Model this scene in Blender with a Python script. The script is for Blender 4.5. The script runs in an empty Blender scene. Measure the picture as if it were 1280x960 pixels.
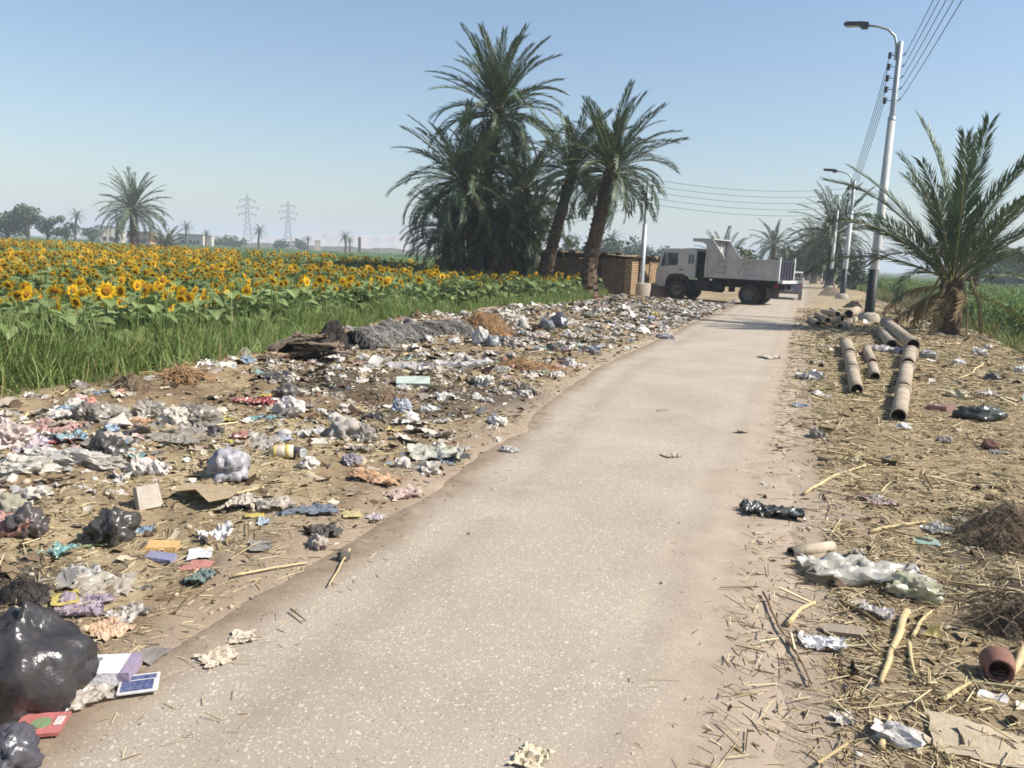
import bpy, math, random
import numpy as np
from mathutils import Vector, Matrix, noise as mnoise

random.seed(7)
rng = np.random.default_rng(11)
R_ = math.radians
SC = bpy.context.scene
COL = SC.collection

# ------------------------------------------------------------------ camera
EYE, FPX, PITCH, ROLL = 1.9, 980.0, R_(9.3), R_(2.5)
cam = bpy.data.objects.new('camera', bpy.data.cameras.new('camera'))
COL.objects.link(cam)
CAMROT = Matrix.Rotation(math.pi / 2 - PITCH, 3, 'X') @ Matrix.Rotation(ROLL, 3, 'Z')
cam.matrix_world = Matrix.Translation((0, 0, EYE)) @ CAMROT.to_4x4()
cam.data.sensor_width = 36.0
cam.data.lens = FPX / 1280.0 * 36.0
cam.data.clip_start = 0.05
cam.data.clip_end = 12000
SC.camera = cam

# ------------------------------------------------------------------ sky, sun, exposure
SUN_EL, SUN_AZ = R_(45), R_(99)          # azimuth from +Y towards +X
SC.world = bpy.data.worlds.new('World')
SC.world.use_nodes = True
wn = SC.world.node_tree.nodes
sky = wn.new('ShaderNodeTexSky')
sky.sky_type = 'NISHITA'
sky.sun_disc = False
sky.sun_elevation = SUN_EL
sky.sun_rotation = SUN_AZ
sky.air_density = 1.25
sky.dust_density = 1.1
sky.ozone_density = 3.6
sky.altitude = 80
SC.world.node_tree.links.new(sky.outputs[0], wn['Background'].inputs[0])
wn['Background'].inputs[1].default_value = 0.086
sl = bpy.data.lights.new('sun', 'SUN')
sl.energy = 4.6
sl.angle = R_(0.53)
sl.color = (1.0, 0.955, 0.88)
sun = bpy.data.objects.new('sun', sl)
COL.objects.link(sun)
SDIR = Vector((math.sin(SUN_AZ) * math.cos(SUN_EL), math.cos(SUN_AZ) * math.cos(SUN_EL), math.sin(SUN_EL)))
sun.rotation_euler = SDIR.to_track_quat('Z', 'Y').to_euler()
sun.location = SDIR * 60
vs = SC.view_settings
vs.view_transform = 'Standard'
vs.look = 'None'
vs.exposure = 0.78
vs.gamma = 1.0
SC.render.engine = 'CYCLES'
cy = SC.cycles
cy.use_denoising = True
cy.max_bounces = 5
cy.diffuse_bounces = 2
cy.glossy_bounces = 2
cy.transmission_bounces = 3
cy.volume_bounces = 0
cy.transparent_max_bounces = 6
cy.use_adaptive_sampling = True
cy.adaptive_threshold = 0.015
cy.filter_width = 1.7

# ------------------------------------------------------------------ small maths
RA = R_(20)
RD = np.array([math.sin(RA), math.cos(RA)])      # along the road
RN = np.array([math.cos(RA), -math.sin(RA)])     # to its right


def uv2xy(u, v):
    return u * RD[0] + v * RN[0], u * RD[1] + v * RN[1]


def xy2uv(x, y):
    return x * RD[0] + y * RD[1], x * RN[0] + y * RN[1]


def hsh(ix, iy, s):
    a = (ix.astype(np.int64) * 374761393 + iy.astype(np.int64) * 668265263 + s * 1274126177) & 0x7fffffff
    a = ((a ^ (a >> 13)) * 1274126177) & 0x7fffffff
    return ((a ^ (a >> 16)) & 0xffff) / 65535.0


def vn(x, y, s=0):
    x = np.asarray(x, float); y = np.asarray(y, float)
    ix, iy = np.floor(x), np.floor(y)
    fx, fy = x - ix, y - iy
    fx = fx * fx * (3 - 2 * fx); fy = fy * fy * (3 - 2 * fy)
    a, b = hsh(ix, iy, s), hsh(ix + 1, iy, s)
    c, d = hsh(ix, iy + 1, s), hsh(ix + 1, iy + 1, s)
    return (a * (1 - fx) + b * fx) * (1 - fy) + (c * (1 - fx) + d * fx) * fy - 0.5


def sst(e0, e1, x):
    t = np.clip((x - e0) / (e1 - e0), 0, 1)
    return t * t * (3 - 2 * t)


def road_left(u):
    return -2.55 - 0.7 * sst(4, 14, u) + 0.25 * sst(24, 34, u)


def field_edge(u):
    return -8.1 - 1.6 * sst(7, 17, u) + 1.0 * sst(18, 26, u)


def right_edge(u):
    return 4.75 + 0.5 * sst(22, 34, u) + 0.3 * np.sin(u * 0.3)


def th(x, y):
    x = np.asarray(x, float); y = np.asarray(y, float)
    u, v = xy2uv(x, y)
    r = np.hypot(x, y)
    fine = (0.05 * vn(x * 1.3, y * 1.3, 1) + 0.045 * vn(x * 3.1, y * 3.1, 2) + 0.03 * vn(x * 8, y * 8, 3)
            + 0.016 * vn(x * 21, y * 21, 4) * (r < 25))
    big = 0.22 * vn(x * 0.45, y * 0.45, 5)
    jl = 0.2 * vn(u * 0.9, v * 0.2, 6) + .1 * vn(u * 4, v * 2, 66)
    dl = road_left(u) + jl - v                       # metres left of the road
    dr = v - 0.02 - 0.12 * vn(u * 0.5, 3.0, 8) - .12 * vn(u * 5, v * 3, 9)
    wl = sst(-0.15, 0.5, dl)
    left = 0.02 + wl * (0.05 + fine * (0.6 + sst(0, 1.5, dl)) + sst(0.5, 4.0, dl) * (0.13 + big))
    left = left * (1 - sst(0, 1.2, field_edge(u) - v)) - 0.15 * sst(0, 1.2, field_edge(u) - v)
    left = left * (1 - 0.75 * sst(34, 40, u))
    wr = sst(-0.1, 1.3, dr)
    right = 0.024 + wr * (0.03 + fine * 0.9 + 0.5 * sst(1, 4, dr) * (big + 0.08))
    right = right - 0.75 * sst(0, 1.6, v - right_edge(u))
    z = np.where(dl > -0.2, left, np.where(dr > -0.2, right, -0.05))
    mid = (dl <= 0.0) & (dr <= 0.0)
    k = np.clip(np.minimum(-dl, -dr) / 0.2, 0, 1)
    z = np.where(mid, (1 - k) * np.where(-dl < -dr, left, right) + k * (-0.05), z)
    z = np.where(r > 140, z * np.clip(1 - (r - 140) / 100, 0, 1) - 0.1 * np.clip((r - 140) / 100, 0, 1), z)
    return z


def road_edge(u, v):
    return np.minimum(v - road_left(u), -v + .22 * vn(u * .8, 0 * u, 47) + .14 * vn(u * 3.3, 0 * u + 5, 48))


def surf(x, y):
    """top of ground or road, whichever is higher"""
    x = np.asarray(x, float); y = np.asarray(y, float)
    u, v = xy2uv(x, y)
    return np.maximum(th(x, y), np.where((v > -4.2) & (v < .6), .029 - .09 * (1 - sst(-.42, .02, road_edge(u, v))), -9))


def surff(x, y):
    return float(surf(np.array([x]), np.array([y]))[0])


def thf(x, y):
    return float(th(np.array([x]), np.array([y]))[0])


def ray(px, py):
    return CAMROT @ Vector(((px - 640) / FPX, -(py - 480) / FPX, -1))


def gp(px, py):
    """ground point under a picture point, on the terrain"""
    z = 0.0
    d = ray(px, py)
    t = (z - EYE) / d.z
    if d.y * t > 27:                      # far off: level ground, then down onto the terrain
        return Vector((d.x * t, d.y * t, thf(d.x * t, d.y * t)))
    for _ in range(6):
        t = (z - EYE) / d.z
        z = surff(d.x * t, d.y * t)
    return Vector((d.x * t, d.y * t, z))


def wp(px, py, y):
    d = ray(px, py)
    t = y / d.y
    return Vector((d.x * t, y, EYE + d.z * t))


def C(r, g, b, k=0.72):
    def f(c):
        c /= 255.0
        return (c / 12.92 if c <= .04045 else ((c + .055) / 1.055) ** 2.4) * k
    return (f(r), f(g), f(b), 1)


# ------------------------------------------------------------------ materials
MATS = {}


def mat(name, col, col2=None, scale=4.0, rough=0.8, bump=0.0, bscale=30.0, spec=0.3, rnd=0.0, attr=None,
        metal=0.0, transl=0.0, coords='Object', detail=3.0, coat=0.0, transm=0.0):
    if name in MATS:
        return MATS[name]
    m = bpy.data.materials.new(name)
    m.use_nodes = True
    nt = m.node_tree
    L = nt.links.new
    b = nt.nodes['Principled BSDF']
    b.inputs['Roughness'].default_value = rough
    b.inputs['Specular IOR Level'].default_value = spec
    b.inputs['Metallic'].default_value = metal
    b.inputs['Coat Weight'].default_value = coat
    b.inputs['Transmission Weight'].default_value = transm
    tc = nt.nodes.new('ShaderNodeTexCoord')
    if attr:
        at = nt.nodes.new('ShaderNodeAttribute'); at.attribute_name = attr
        out = at.outputs['Color']
        if col2 is not None:
            nz = nt.nodes.new('ShaderNodeTexNoise'); nz.inputs['Scale'].default_value = scale
            L(tc.outputs[coords], nz.inputs['Vector'])
            mx = nt.nodes.new('ShaderNodeMix'); mx.data_type = 'RGBA'; mx.blend_type = 'MULTIPLY'
            mx.inputs[0].default_value = 0.6
            rp = nt.nodes.new('ShaderNodeValToRGB')
            rp.color_ramp.elements[0].position = .3; rp.color_ramp.elements[0].color = col2
            rp.color_ramp.elements[1].position = .7; rp.color_ramp.elements[1].color = (1, 1, 1, 1)
            L(nz.outputs['Fac'], rp.inputs['Fac'])
            L(out, mx.inputs[6]); L(rp.outputs[0], mx.inputs[7])
            out = mx.outputs[2]
    elif col2 is not None:
        nz = nt.nodes.new('ShaderNodeTexNoise')
        nz.inputs['Scale'].default_value = scale
        nz.inputs['Detail'].default_value = detail
        nz.inputs['Roughness'].default_value = 0.65
        L(tc.outputs[coords], nz.inputs['Vector'])
        rp = nt.nodes.new('ShaderNodeValToRGB')
        rp.color_ramp.elements[0].position = .32; rp.color_ramp.elements[0].color = col
        rp.color_ramp.elements[1].position = .68; rp.color_ramp.elements[1].color = col2
        L(nz.outputs['Fac'], rp.inputs['Fac'])
        out = rp.outputs[0]
    else:
        rg = nt.nodes.new('ShaderNodeRGB'); rg.outputs[0].default_value = col
        out = rg.outputs[0]
    if rnd:
        oi = nt.nodes.new('ShaderNodeObjectInfo')
        hs = nt.nodes.new('ShaderNodeHueSaturation')
        mr = nt.nodes.new('ShaderNodeMapRange')
        mr.inputs[3].default_value = 1 - rnd; mr.inputs[4].default_value = 1 + rnd
        L(oi.outputs['Random'], mr.inputs[0]); L(mr.outputs[0], hs.inputs['Value']); L(out, hs.inputs['Color'])
        out = hs.outputs[0]
    L(out, b.inputs['Base Color'])
    if bump:
        n2 = nt.nodes.new('ShaderNodeTexNoise'); n2.inputs['Scale'].default_value = bscale
        n2.inputs['Detail'].default_value = 4
        L(tc.outputs[coords], n2.inputs['Vector'])
        bp = nt.nodes.new('ShaderNodeBump'); bp.inputs['Strength'].default_value = min(1, bump)
        bp.inputs['Distance'].default_value = 0.02
        L(n2.outputs['Fac'], bp.inputs['Height']); L(bp.outputs[0], b.inputs['Normal'])
    if transl:
        tr = nt.nodes.new('ShaderNodeBsdfTranslucent'); L(out, tr.inputs['Color'])
        ms = nt.nodes.new('ShaderNodeMixShader'); ms.inputs[0].default_value = transl
        L(b.outputs[0], ms.inputs[1]); L(tr.outputs[0], ms.inputs[2])
        L(ms.outputs[0], nt.nodes['Material Output'].inputs['Surface'])
    MATS[name] = m
    return m


# ------------------------------------------------------------------ mesh builder
class MB:
    def __init__(s):
        s.v = []; s.f = []; s.m = []; s.cur = 0

    def quad(s, pts):
        n = len(s.v)
        s.v += [tuple(p) for p in pts]
        s.f.append(tuple(range(n, n + len(pts)))); s.m.append(s.cur)
        return s

    def box(s, c, d, rot=None, taper=1.0, jit=0.0):
        n = len(s.v)
        for z in (-.5, .5):
            k = taper if z > 0 else 1.0
            for x, y in ((-.5, -.5), (.5, -.5), (.5, .5), (-.5, .5)):
                p = Vector((x * d[0] * k, y * d[1] * k, z * d[2]))
                if jit:
                    p += Vector((random.uniform(-jit, jit), random.uniform(-jit, jit), random.uniform(-jit, jit)))
                if rot is not None:
                    p = rot @ p
                s.v.append(tuple(p + Vector(c)))
        for q in ((0, 3, 2, 1), (4, 5, 6, 7), (0, 1, 5, 4), (1, 2, 6, 5), (2, 3, 7, 6), (3, 0, 4, 7)):
            s.f.append(tuple(n + i for i in q)); s.m.append(s.cur)
        return s

    def tube(s, path, rad, n=8, cap=True):
        path = [Vector(p) for p in path]
        if not hasattr(rad, '__len__'):
            rad = [rad] * len(path)
        base = len(s.v)
        up = None
        for i, p in enumerate(path):
            t = (path[min(i + 1, len(path) - 1)] - path[max(i - 1, 0)]).normalized()
            if up is None:
                a = Vector((0, 0, 1)) if abs(t.z) < .9 else Vector((1, 0, 0))
                e1 = t.cross(a).normalized()
            else:
                e1 = (up - t * up.dot(t)).normalized()
            up = e1
            e2 = t.cross(e1)
            for k in range(n):
                a = 2 * math.pi * k / n
                s.v.append(tuple(p + (e1 * math.cos(a) + e2 * math.sin(a)) * rad[i]))
        for i in range(len(path) - 1):
            for k in range(n):
                a, b = base + i * n + k, base + i * n + (k + 1) % n
                s.f.append((a, b, b + n, a + n)); s.m.append(s.cur)
        if cap:
            s.f.append(tuple(base + k for k in reversed(range(n)))); s.m.append(s.cur)
            e = base + (len(path) - 1) * n
            s.f.append(tuple(e + k for k in range(n))); s.m.append(s.cur)
        return s

    def lathe(s, prof, n=12, c=(0, 0, 0), axis='Z'):
        base = len(s.v)
        for r, h in prof:
            for k in range(n):
                a = 2 * math.pi * k / n
                x, y = r * math.cos(a), r * math.sin(a)
                p = {'Z': (x, y, h), 'Y': (x, h, -y), 'X': (h, x, y)}[axis]
                s.v.append((p[0] + c[0], p[1] + c[1], p[2] + c[2]))
        for i in range(len(prof) - 1):
            for k in range(n):
                a, b = base + i * n + k, base + i * n + (k + 1) % n
                s.f.append((a, b, b + n, a + n)); s.m.append(s.cur)
        return s

    def prism(s, poly, y0, y1):
        """polygon in x,z extruded along y"""
        n = len(s.v); k = len(poly)
        for y in (y0, y1):
            s.v += [(p[0], y, p[1]) for p in poly]
        s.f.append(tuple(n + i for i in range(k))); s.m.append(s.cur)
        s.f.append(tuple(n + k + i for i in reversed(range(k)))); s.m.append(s.cur)
        for i in range(k):
            j = (i + 1) % k
            s.f.append((n + i, n + k + i, n + k + j, n + j)); s.m.append(s.cur)
        return s

    def grid(s, P, nx, ny):
        n = len(s.v)
        s.v += [tuple(p) for p in P]
        for j in range(ny - 1):
            for i in range(nx - 1):
                a = n + j * nx + i
                s.f.append((a, a + 1, a + nx + 1, a + nx)); s.m.append(s.cur)
        return s

    def mesh(s, name, mats, smooth=False):
        me = bpy.data.meshes.new(name)
        me.from_pydata(s.v, [], s.f)
        if not isinstance(mats, (list, tuple)):
            mats = [mats]
        for m in mats:
            me.materials.append(m)
        if len(mats) > 1:
            me.polygons.foreach_set('material_index', s.m)
        if smooth:
            me.polygons.foreach_set('use_smooth', [True] * len(me.polygons))
        me.update()
        return me

    def build(s, name, mats, parent=None, smooth=False):
        return link(name, s.mesh(name, mats, smooth), parent)

    def arr(s):
        """arrays for mass copies"""
        V = np.array(s.v, float)
        tot = np.array([len(f) for f in s.f], np.int32)
        lp = np.array([i for f in s.f for i in f], np.int32)
        return V, lp, tot, np.array(s.m, np.int32)


def link(name, me, parent=None, loc=None, rot=None, scale=None):
    o = bpy.data.objects.new(name, me)
    COL.objects.link(o)
    if parent is not None:
        o.parent = parent
    if loc is not None:
        o.location = loc
    if rot is not None:
        o.rotation_euler = rot
    if scale is not None:
        o.scale = (scale,) * 3 if not hasattr(scale, '__len__') else scale
    return o


def tag(o, label, cat, group=None):
    o['label'] = label; o['category'] = cat
    if group:
        o['group'] = group
    return o


def thing(name, label, cat, loc=(0, 0, 0), rz=0.0, group=None, scale=None):
    o = link(name, None, None, loc, (0, 0, rz), scale)
    o.empty_display_size = 0.2
    return tag(o, label, cat, group)


def structure(o):
    o['kind'] = 'structure'; return o


def stuff(o, label=None):
    o['kind'] = 'stuff'
    if label:
        o['label'] = label
    return o


def copy_tree(o, parent=None):
    c = o.copy(); COL.objects.link(c)
    if parent is not None:
        c.parent = parent
    for ch in o.children:
        copy_tree(ch, c)
    return c


def rot_arr(rz, tx, ty=None):
    """n rotation matrices Rz @ Rx(tx) @ Ry(ty)"""
    n = len(rz)
    if ty is None:
        ty = np.zeros(n)
    z, o = np.zeros(n), np.ones(n)

    def st(a):
        return np.array(a).transpose(2, 0, 1)
    cz, sz, cx, sx, cy_, sy = np.cos(rz), np.sin(rz), np.cos(tx), np.sin(tx), np.cos(ty), np.sin(ty)
    A = st([[cz, -sz, z], [sz, cz, z], [z, z, o]])
    B = st([[o, z, z], [z, cx, -sx], [z, sx, cx]])
    D = st([[cy_, z, sy], [z, o, z], [-sy, z, cy_]])
    return A @ B @ D


def mass(name, protos, idx, loc, rot, scale, mats, cols=None, smooth=False):
    """one mesh of many small pieces"""
    Vs, Ls, Ts, Ms, Cs = [], [], [], [], []
    off = 0
    if scale.ndim == 1:
        scale = scale[:, None].repeat(3, 1)
    for k, p in enumerate(protos):
        V, lp, tot, mi = p
        sel = np.where(idx == k)[0]
        if not len(sel):
            continue
        n = len(sel); nv = len(V)
        W = np.einsum('nij,nvj->nvi', rot[sel], V[None] * scale[sel][:, None, :]) + loc[sel][:, None, :]
        Vs.append(W.reshape(-1, 3))
        Ls.append((lp[None] + (np.arange(n) * nv)[:, None] + off).ravel())
        Ts.append(np.tile(tot, n)); Ms.append(np.tile(mi, n))
        if cols is not None:
            Cs.append(np.repeat(cols[sel], nv, 0))
        off += n * nv
    V = np.concatenate(Vs); Lp = np.concatenate(Ls); T = np.concatenate(Ts); Mi = np.concatenate(Ms)
    me = bpy.data.meshes.new(name)
    me.vertices.add(len(V)); me.vertices.foreach_set('co', V.astype(np.float32).ravel())
    me.loops.add(len(Lp)); me.loops.foreach_set('vertex_index', Lp.astype(np.int32))
    me.polygons.add(len(T))
    st = np.concatenate([[0], np.cumsum(T)[:-1]]).astype(np.int32)
    me.polygons.foreach_set('loop_start', st)
    me.polygons.foreach_set('material_index', Mi.astype(np.int32))
    if smooth:
        me.polygons.foreach_set('use_smooth', np.ones(len(T), bool))
    for m in (mats if isinstance(mats, (list, tuple)) else [mats]):
        me.materials.append(m)
    if cols is not None:
        a = me.color_attributes.new('tint', 'FLOAT_COLOR', 'POINT')
        Cc = np.concatenate(Cs)
        a.data.foreach_set('color', np.concatenate([Cc, np.ones((len(Cc), 1))], 1).astype(np.float32).ravel())
    me.update(calc_edges=True)
    return link(name, me)


# ================================================================== the setting
def ground_material():
    m = bpy.data.materials.new('dirt_ground'); m.use_nodes = True
    nt = m.node_tree; L = nt.links.new; N = nt.nodes.new
    b = nt.nodes['Principled BSDF']
    b.inputs['Roughness'].default_value = .95; b.inputs['Specular IOR Level'].default_value = .1
    tc = N('ShaderNodeTexCoord')

    def nz(scale, detail=5, rough=.65):
        n = N('ShaderNodeTexNoise'); n.inputs['Scale'].default_value = scale
        n.inputs['Detail'].default_value = detail; n.inputs['Roughness'].default_value = rough
        L(tc.outputs['Object'], n.inputs['Vector']); return n

    def ramp(src, p0, c0, p1, c1):
        r = N('ShaderNodeValToRGB')
        r.color_ramp.elements[0].position = p0; r.color_ramp.elements[0].color = c0
        r.color_ramp.elements[1].position = p1; r.color_ramp.elements[1].color = c1
        L(src, r.inputs[0]); return r.outputs[0]

    def mix(fac, a, c, mode='MIX'):
        x = N('ShaderNodeMix'); x.data_type = 'RGBA'; x.blend_type = mode
        if isinstance(fac, float):
            x.inputs[0].default_value = fac
        else:
            L(fac, x.inputs[0])
        L(a, x.inputs[6]); L(c, x.inputs[7]); return x.outputs[2]
    at = N('ShaderNodeAttribute'); at.attribute_name = 'zone'
    sp = N('ShaderNodeSeparateColor'); L(at.outputs['Color'], sp.inputs[0])
    dirt = ramp(nz(2.2).outputs[0], .3, C(128, 108, 84), .7, C(186, 164, 134))
    fine = ramp(nz(45, 3).outputs[0], .3, C(140, 122, 100, 1.5), .7, C(255, 250, 238, 1.0))
    dirt = mix(.55, dirt, fine, 'MULTIPLY')
    straw = ramp(nz(16, 6, .8).outputs[0], .3, C(152, 132, 100), .72, C(228, 210, 172))
    green = ramp(nz(.35, 6).outputs[0], .35, C(62, 84, 44), .7, C(104, 124, 66))
    ash = ramp(nz(9, 6).outputs[0], .3, C(52, 46, 42), .75, C(120, 108, 96))
    c = mix(sp.outputs[0], dirt, straw)
    c = mix(sp.outputs[2], c, ash)
    c = mix(sp.outputs[1], c, green)
    dust = ramp(nz(3.5, 6, .7).outputs[0], .3, C(174, 155, 136), .72, C(200, 181, 159))
    c = mix(at.outputs['Alpha'], c, dust)
    L(c, b.inputs['Base Color'])
    bp = N('ShaderNodeBump'); bp.inputs['Strength'].default_value = .6; bp.inputs['Distance'].default_value = .03
    L(nz(38, 6, .75).outputs[0], bp.inputs['Height']); L(bp.outputs[0], b.inputs['Normal'])
    return m


ASH = [(590, 500, 1.6), (640, 490, 1.0), (45, 715, .5), (1245, 650, .55), (1262, 740, .5), (420, 470, 1.2), (540, 480, 1.3),
       (100, 725, .35), (1210, 690, .4), (505, 520, .7), (640, 420, 1.2), (730, 430, 1.0)]
ASHP = [(gp(a, b_).x, gp(a, b_).y, r) for a, b_, r in ASH]


def zones(x, y):
    u, v = xy2uv(x, y)
    r = np.hypot(x, y)
    n = vn(x * .8, y * .8, 31) + .6 * vn(x * 2.3, y * 2.3, 32)
    straw = np.where(v > 0, sst(.1, .8, v + .3 * n), 0) * (.55 + .6 * n) + np.where(v < -3.1, np.clip(.35 + 1.1 * n, 0, 1), 0)
    straw = np.clip(straw, 0, 1)
    green = np.where(v < 0, sst(0, .8, field_edge(u) - .3 - v + .4 * n) * (1 - sst(34, 37, u) * sst(-13, -10, v)), sst(.6, 1.6, v - right_edge(u)))
    green = np.clip(green, 0, 1)
    ash = np.zeros_like(x)
    for ax, ay, ar in ASHP:
        d = np.hypot(x - ax, y - ay)
        ash = np.maximum(ash, (1 - sst(ar * .35, ar, d + ar * .5 * n)) * .85)
    n2 = .35 * vn(x * 1.6, y * 1.6, 35) + .25 * vn(x * 5, y * 5, 36)
    dust = np.maximum(1 - sst(.15, .75, v + n2), 0) * (v > -1.5) + .75 * (1 - sst(.0, .8, road_left(u) - v + n2)) * (v <= -1.5)
    return np.stack([straw, green, ash, np.clip(dust, 0, 1)], -1)


def build_ground():
    ang = np.concatenate([np.radians(np.arange(-48, 48.01, .3)), np.radians(np.arange(52, 308, 4.0))])
    rs = [.35]
    while rs[-1] < 150:
        rs.append(rs[-1] * 1.021)
    while rs[-1] < 5200:
        rs.append(rs[-1] * 1.15)
    rs = np.array(rs)
    A, Rr = np.meshgrid(ang, rs)
    X, Y = Rr * np.sin(A), Rr * np.cos(A)
    Z = th(X, Y)
    na, nr = len(ang), len(rs)
    V = np.stack([X, Y, Z], -1).reshape(-1, 3)
    V = np.concatenate([V, [[0, 0, thf(0, 0)]]])
    i = np.arange(nr - 1)[:, None] * na + np.arange(na)[None]
    j = np.arange(nr - 1)[:, None] * na + (np.arange(na)[None] + 1) % na
    F = np.stack([i, i + na, j + na, j], -1).reshape(-1, 4)
    me = bpy.data.meshes.new('ground')
    fs = [tuple(f) for f in F.tolist()] + [(k, (k + 1) % na, len(V) - 1) for k in range(na)]
    me.from_pydata(V.tolist(), [], fs)
    me.polygons.foreach_set('use_smooth', [True] * len(me.polygons))
    z = me.color_attributes.new('zone', 'FLOAT_COLOR', 'POINT')
    z.data.foreach_set('color', zones(V[:, 0], V[:, 1]).astype(np.float32).ravel())
    me.materials.append(ground_material())
    me.update()
    structure(link('ground', me))


def road_material():
    m = bpy.data.materials.new('dusty_asphalt'); m.use_nodes = True
    nt = m.node_tree; L = nt.links.new; N = nt.nodes.new
    b = nt.nodes['Principled BSDF']
    b.inputs['Roughness'].default_value = .92; b.inputs['Specular IOR Level'].default_value = .15
    tc = N('ShaderNodeTexCoord')

    def nz(scale, detail=4, rough=.6, vec=None):
        n = N('ShaderNodeTexNoise'); n.inputs['Scale'].default_value = scale
        n.inputs['Detail'].default_value = detail; n.inputs['Roughness'].default_value = rough
        L(vec or tc.outputs['Object'], n.inputs['Vector']); return n.outputs[0]

    def ramp(src, *st):
        r = N('ShaderNodeValToRGB')
        while len(r.color_ramp.elements) < len(st):
            r.color_ramp.elements.new(.5)
        for e, (p, c) in zip(r.color_ramp.elements, st):
            e.position = p; e.color = c
        L(src, r.inputs[0]); return r.outputs[0]

    def mix(fac, a, c, mode='MIX'):
        x = N('ShaderNodeMix'); x.data_type = 'RGBA'; x.blend_type = mode
        if isinstance(fac, float):
            x.inputs[0].default_value = fac
        else:
            L(fac, x.inputs[0])
        L(a, x.inputs[6]); L(c, x.inputs[7]); return x.outputs[2]

    def mth(op, a, k):
        n = N('ShaderNodeMath'); n.operation = op
        L(a, n.inputs[0])
        if isinstance(k, (int, float)):
            n.inputs[1].default_value = k
        else:
            L(k, n.inputs[1])
        return n.outputs[0]
    base = ramp(nz(.7, 6), (.3, C(181, 167, 150)), (.7, C(201, 188, 170)))
    grit = ramp(nz(120, 2), (.3, (.72, .70, .68, 1)), (.65, (1.05, 1.04, 1.03, 1)))
    base = mix(.7, base, grit, 'MULTIPLY')
    # worn aggregate showing through the dust
    wob = N('ShaderNodeVectorMath'); wob.operation = 'MULTIPLY_ADD'
    nn = N('ShaderNodeTexNoise'); nn.inputs['Scale'].default_value = 30
    L(tc.outputs['Object'], nn.inputs['Vector'])
    L(nn.outputs['Color'], wob.inputs[0]); wob.inputs[1].default_value = (.03, .03, .03); L(tc.outputs['Object'], wob.inputs[2])
    for sc, thr, rad, col, am in ((38, .80, .30, C(230, 216, 196, .8), .6), (75, .74, .34, C(230, 216, 196, .85), .6),
                                  (60, .88, .26, C(112, 96, 82), .7)):
        vo = N('ShaderNodeTexVoronoi'); vo.inputs['Scale'].default_value = sc
        L(wob.outputs[0], vo.inputs['Vector'])
        s = N('ShaderNodeSeparateColor'); L(vo.outputs['Color'], s.inputs[0])
        patch = nz(1.1 if sc != 60 else 2.3, 3)
        a = mth('GREATER_THAN', mth('ADD', s.outputs[0], mth('MULTIPLY', mth('SUBTRACT', patch, .5), .5)), thr)
        d = mth('LESS_THAN', vo.outputs['Distance'], rad)
        cc = N('ShaderNodeRGB'); cc.outputs[0].default_value = col
        base = mix(mth('MULTIPLY', mth('MULTIPLY', a, d), am), base, cc.outputs[0])
    # fine dust lane on the right-hand edge and dirt on the left, with a painted edge-shadow line
    at = N('ShaderNodeAttribute'); at.attribute_name = 'lane'
    s = N('ShaderNodeSeparateColor'); L(at.outputs['Color'], s.inputs[0])
    dust = ramp(nz(3.5, 6, .7), (.3, C(174, 155, 136)), (.72, C(200, 181, 159)))
    dirt = ramp(nz(5, 6, .7), (.3, C(120, 100, 80)), (.72, C(172, 150, 124)))
    base = mix(s.outputs[0], base, dust)
    base = mix(s.outputs[1], base, dirt)
    L(base, b.inputs['Base Color'])
    bp = N('ShaderNodeBump'); bp.inputs['Strength'].default_value = .5; bp.inputs['Distance'].default_value = .012
    L(nz(70, 5, .75), bp.inputs['Height']); L(bp.outputs[0], b.inputs['Normal'])
    return m


def build_road():
    us = [-14.0]
    while us[-1] < 420:
        us.append(us[-1] + max(.12, abs(us[-1]) * .02))
    us = np.array(us)
    nv_ = 44
    t = np.linspace(0, 1, nv_)
    U = us[:, None].repeat(nv_, 1)
    vl = road_left(us) - .55; vr = np.full_like(us, .5)
    Vv = vl[:, None] * (1 - t) + vr[:, None] * t
    X, Y = uv2xy(U, Vv)
    dl = Vv - road_left(U); dr = -Vv
    edge = road_edge(U, Vv)
    Z = .028 - .09 * (1 - sst(-.42, .02, edge)) + .008 * vn(X * .8, Y * .8, 41) + .006 * vn(X * 4, Y * 4, 42)
    # wheel ruts pressed into the dust at the right edge
    for c in (-.28, -.62):
        Z -= .010 * np.exp(-((Vv - c + .05 * vn(U * .4, 1., 44)) / .09) ** 2)
    V = np.stack([X, Y, Z], -1).reshape(-1, 3)
    n = len(us)
    i = np.arange(n - 1)[:, None] * nv_ + np.arange(nv_ - 1)[None]
    F = np.stack([i, i + 1, i + nv_ + 1, i + nv_], -1).reshape(-1, 4)
    me = bpy.data.meshes.new('road')
    me.from_pydata(V.tolist(), [], [tuple(f) for f in F.tolist()])
    me.polygons.foreach_set('use_smooth', [True] * len(me.polygons))
    nz_ = vn(X * 1.2, Y * 1.2, 45) * .6 + vn(X * 4, Y * 4, 46) * .4
    dust = 1 - sst(.25, .8, dr + .5 * nz_)
    dirt = (1 - sst(0.02, .34, dl + .35 * nz_)) * .8 + .25 * np.exp(-((dl - .62) / .12) ** 2) * (nz_ > -.1)  # edge dirt plus a thin band painting the tyre line and asphalt-edge shadow
    a = me.color_attributes.new('lane', 'FLOAT_COLOR', 'POINT')
    a.data.foreach_set('color', np.stack([dust, dirt, 0 * dust, 0 * dust + 1], -1).astype(np.float32).ravel())
    me.materials.append(road_material())
    me.update()
    structure(link('road', me))


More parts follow.
